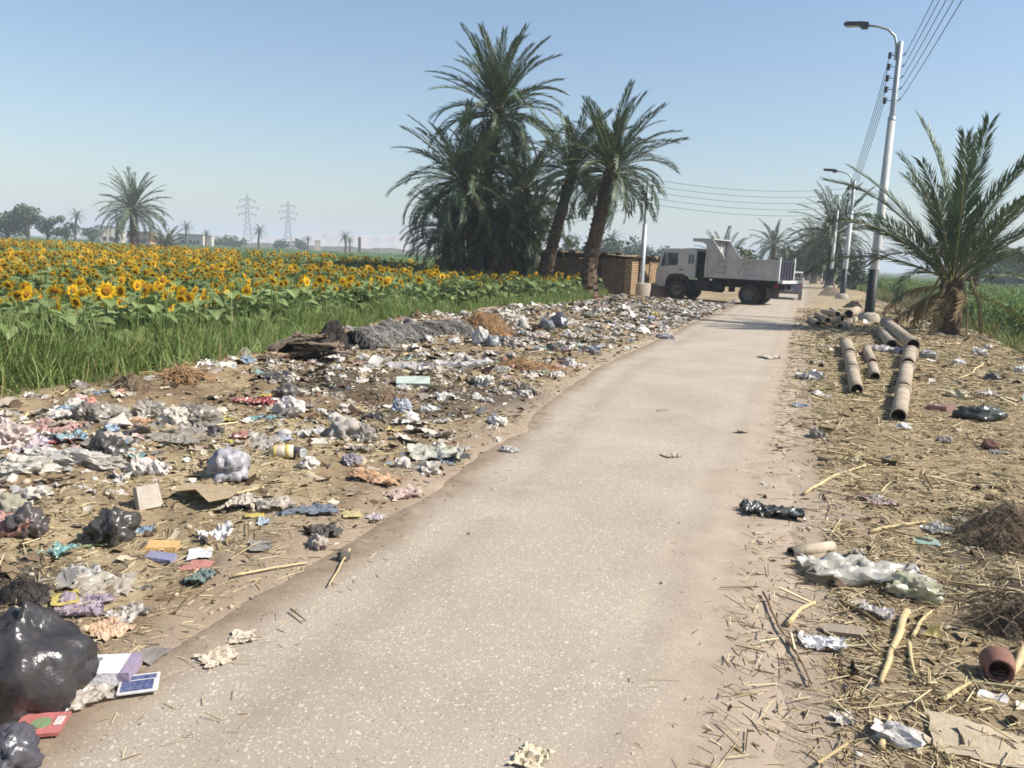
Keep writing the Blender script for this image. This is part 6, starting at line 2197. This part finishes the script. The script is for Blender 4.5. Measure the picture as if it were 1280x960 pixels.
def scatter_litter():
    # individual mid-sized pieces
    kinds = [('sheet', 'plastic_sheet', 'plastic sheet', 'film'), ('bag', 'plastic_bag', 'plastic bag', 'plastic'), ('sheet', 'paper_scrap', 'paper', 'paper'), ('rag', 'cloth_rag', 'rag', 'cloth'), ('flat', 'food_wrapper', 'wrapper', 'plastic'), ('bag', 'plastic_bag', 'plastic bag', 'film')]
    cname = {0: 'white', 1: 'off-white', 2: 'beige', 3: 'grey-brown', 4: 'grey', 5: 'black', 6: 'pink', 7: 'red', 8: 'blue', 9: 'teal', 10: 'yellow', 11: 'green', 12: 'orange', 13: 'lilac'}
    lib = {}
    cnt = 0
    for side, total in ((-1, 620), (1, 46)):
        x, y, u, v = verge_points(total * 3, side, 1.35)
        dens = vn(x * .55, y * .55, 81) + .5 * vn(x * 1.7, y * 1.7, 82)
        keep = np.where((dens > -.12) if side < 0 else (dens > -.3))[0][:total]
        for i in keep:
            kd, nm, cat, m = kinds[rng.choice(6, p=[.24, .24, .2, .1, .1, .12])]
            ci = int(rng.choice(len(PAL), p=PW))
            var = int(rng.integers(0, 5))
            key = (kd, m, ci, var)
            if key not in lib:
                sd = 2000 + len(lib)
                w = .24
                mb = {'sheet': lambda: sheet(w, w * .8, .1, 11, 4, sd), 'bag': lambda: blob(w, w * .75, .11, sd, 3, .62), 'rag': lambda: sheet(w * 1.2, w * .8, .12, 13, 6, sd), 'flat': lambda: sheet(w * .6, w * .45, .025, 6, 2, sd, .04)}[kd]()
                lib[key] = mb.mesh(nm, tmat(m, PAL[ci][0]), kd == 'rag')
            r = math.hypot(x[i], y[i])
            o = link(nm, lib[key], None, (x[i], y[i], surff(x[i], y[i]) - .012), (random.uniform(-.25, .25), random.uniform(-.25, .25), random.uniform(0, 6.28)), random.uniform(.5, 1.2) * (.75 + .5 * min(1, r / 20)))
            where = ('in the left-hand rubbish pile near the viewer' if u[i] < 7 else 'in the middle of the left-hand rubbish pile' if u[i] < 16 else 'in the far part of the left-hand rubbish pile') if side < 0 else ('on the straw right of the road near the viewer' if u[i] < 9 else 'on the right verge beyond the clear plastic sheet')
            word = {'plastic_sheet': 'scrap of plastic film', 'plastic_bag': 'crumpled plastic bag', 'paper_scrap': 'scrap of paper', 'cloth_rag': 'cloth rag', 'food_wrapper': 'food wrapper'}[nm]
            tag(o, 'small %s %s %s' % (cname[ci], word, where), cat, 'loose litter ' + ('left of the road' if side < 0 else 'right of the road'))
            cnt += 1
    # crumbs of litter nobody could count
    LIT = mat('litter_crumbs', None, (.62, .58, .54, 1), scale=25, attr='tint', rough=.7, spec=.3)
    protos = []
    for k in range(6):
        protos.append(sheet(1, .7, .4, 4, 3, 50 + k).arr())
    for k in range(3):
        protos.append(blob(1.1, .7, .45, 60 + k, 1, 1.1).arr())
    X = []
    for side, n in ((-1, 21000), (1, 1500)):
        x, y, u, v = verge_points(n, side, 1.5, 40)
        dens = vn(x * .55, y * .55, 81) + .5 * vn(x * 1.7, y * 1.7, 82) + .15 * (u > 16)
        pr = np.clip(.5 + 1.6 * dens, .06, 1) * (1 - .8 * sst(.75, 1.0, (v - field_edge(u)) / (road_left(u) - field_edge(u))) if side < 0 else 1)
        k = rng.uniform(0, 1, len(x)) < pr
        X.append(np.stack([x[k], y[k]], 1))
    # a far carpet of white litter towards the house
    n = 5200
    u = rng.uniform(20, 40, n); v = road_left(u) - np.abs(rng.normal(0, 1, n)) ** 1.0 * 2.2 - .1
    ok = v > field_edge(u) + .2 - 3 * (u > 36)
    x, y = uv2xy(u[ok], v[ok]); X.append(np.stack([x, y], 1))
    X = np.concatenate(X); n = len(X)
    r = np.hypot(X[:, 0], X[:, 1])
    DP = np.array([C(*[a * .62 + b * .38 for a, b in zip(p[0], (214, 202, 186))], .8)[:3] for p in PAL])
    cols = DP[rng.choice(len(PAL), n, p=PW)] * rng.uniform(.75, 1.1, (n, 1))
    o = mass('litter_crumbs', protos, rng.choice(9, n, p=[.15] * 6 + [.1 / 3] * 3), np.stack([X[:, 0], X[:, 1], surf(X[:, 0], X[:, 1]) - .004], 1), rot_arr(rng.uniform(0, 6.3, n), rng.normal(0, .3, n), rng.normal(0, .3, n)),
             np.exp(rng.normal(-3.05, .55, n)) * (.8 + .6 * np.clip(r / 18, 0, 1.5)), [LIT], cols)
    stuff(o, 'countless small crumbs of paper and plastic litter on the verges')


def scatter_debris():
    DB = mat('earthy_debris', None, (.6, .56, .52, 1), scale=30, attr='tint', rough=.95, spec=.1)
    protos = [sheet(1, .6, .5, 3, 3, 300 + k, .15).arr() for k in range(8)]
    X = []
    for side, n in ((-1, 40000), (1, 12000)):
        x, y, u, v = verge_points(n, side, 1.7, 38)
        w = (v - field_edge(u)) / (road_left(u) - field_edge(u)) if side < 0 else 0 * u
        k = rng.uniform(0, 1, len(x)) < np.clip(.75 + 1.0 * vn(x * 1.1, y * 1.1, 91), .1, 1) * (1 - .75 * sst(.8, 1, w))
        X.append(np.stack([x[k], y[k]], 1))
    X = np.concatenate(X); n = len(X); r = np.hypot(X[:, 0], X[:, 1])
    pal = np.array([C(*c)[:3] for c in ((122, 102, 80), (150, 130, 104), (182, 162, 132), (206, 190, 164), (92, 76, 62), (66, 56, 48), (220, 208, 188))])
    cols = pal[rng.choice(7, n, p=[.2, .22, .2, .14, .12, .06, .06])] * rng.uniform(.85, 1.1, (n, 1))
    o = mass('earthy_debris', protos, rng.integers(0, 8, n), np.stack([X[:, 0], X[:, 1], surf(X[:, 0], X[:, 1]) - .006], 1), rot_arr(rng.uniform(0, 6.3, n), rng.normal(0, .35, n), rng.normal(0, .35, n)),
             np.exp(rng.normal(-3.35, .5, n)) * (.8 + .7 * np.clip(r / 16, 0, 1.5)), [DB], cols)
    stuff(o, 'brown crumbs, clods and chaff trodden into the verges')


def scatter_straw():
    ST = mat('straw', None, attr='tint', rough=.85, spec=.2)
    protos = []
    for k in range(3):
        mb = MB(); b = random.uniform(-.12, .12)
        mb.tube([(-.5, 0, 0), (0, b, .03 * k), (.5, 0, 0)], 1, 3, cap=False) if k else mb.tube([(-.5, 0, 0), (.5, 0, 0)], 1, 3, cap=False)
        protos.append(mb)
    P = []
    for mb in protos:
        V, lp, tot, mi = mb.arr()
        P.append((V, lp, tot, mi))
    X, LN, RD_ = [], [], []
    for side, n in ((-1, 70000), (1, 120000)):
        x, y, u, v = verge_points(n, side, 1.9, 40)
        dens = vn(x * .8, y * .8, 31) + .6 * vn(x * 2.3, y * 2.3, 32)
        k = rng.uniform(0, 1, len(x)) < np.clip((.45 if side < 0 else .85) + 1.3 * dens, .05, 1)
        m = k.sum()
        X.append(np.stack([x[k], y[k]], 1))
        big = rng.uniform(0, 1, m) < (.004 if side < 0 else .009)
        LN.append(np.where(big, rng.uniform(.18, .42, m), np.exp(rng.normal(-2.85 if side < 0 else -2.6, .5, m))) * (.9 + .4 * np.clip(u[k] / 20, 0, 1)))
        RD_.append(np.where(big, rng.uniform(.003, .007, m), rng.uniform(.001, .0027, m)) * (1 + np.clip(u[k] / 12, 0, 2)))
    # strays on the road edges
    n = 1100
    u = 1.5 + 30 * rng.uniform(0, 1, n) ** 1.7
    v = np.where(rng.uniform(0, 1, n) < .5, road_left(u) + np.abs(rng.normal(0, .3, n)), -np.abs(rng.normal(0, .25, n)))
    x, y = uv2xy(u, v); X.append(np.stack([x, y], 1)); LN.append(np.exp(rng.normal(-3.1, .5, n))); RD_.append(rng.uniform(.001, .0025, n))
    X = np.concatenate(X); LN = np.concatenate(LN); RD_ = np.concatenate(RD_); n = len(X)
    # tube prototypes have radius 1 across: scale y,z by the straw's own radius
    Q = []
    for V, lp, tot, mi in P:
        V = V.copy(); Q.append((V, lp, tot, mi))
    g = rng.uniform(0, 1, (n, 1))
    cols = np.array(C(184, 160, 118)[:3]) * (1 - g) + np.array(C(236, 220, 178, .82)[:3]) * g
    dk = rng.uniform(0, 1, n) < .22
    cols[dk] = np.array(C(112, 92, 66)[:3])
    z = surf(X[:, 0], X[:, 1]) + RD_ + rng.uniform(0, .02, n) * (LN > .08)
    sc = np.stack([LN, RD_, RD_], 1)
    o = mass('straw', Q, np.zeros(n, int) if False else rng.integers(0, 1, n), np.stack([X[:, 0], X[:, 1], z], 1), rot_arr(rng.uniform(0, 6.3, n), np.zeros(n), rng.normal(0, .13, n)), sc, [ST], cols)
    stuff(o, 'dry straw and chaff strewn over both verges')
    # stones and grit
    GR = mat('grit', None, attr='tint', rough=.95)
    protos = [blob(1, .8, .7, 70 + k, 1, .2).arr() for k in range(4)]
    n = 5200
    u = 1.6 + 24 * rng.uniform(0, 1, n) ** 2; v = rng.uniform(-8, 4.5, n)
    road = (v < 0) & (v > road_left(u))
    k = (~road) | (rng.uniform(0, 1, n) < .35)
    u, v, road = u[k], v[k], road[k]; n = len(u)
    x, y = uv2xy(u, v)
    g = rng.uniform(0, 1, (n, 1))
    cols = np.array(C(120, 100, 80)[:3]) * (1 - g) + np.array(C(206, 188, 162)[:3]) * g
    sz = np.exp(rng.normal(-4.3, .5, n)) * np.where(road, .45, 1.2)
    o = mass('grit_stones', protos, rng.integers(0, 4, n), np.stack([x, y, surf(x, y) - .15 * sz], 1), rot_arr(rng.uniform(0, 6.3, n), rng.normal(0, .4, n)), sz, [GR], cols)
    stuff(o, 'small stones and clods scattered over the verges and road')


scatter_litter()
scatter_debris()
scatter_straw()
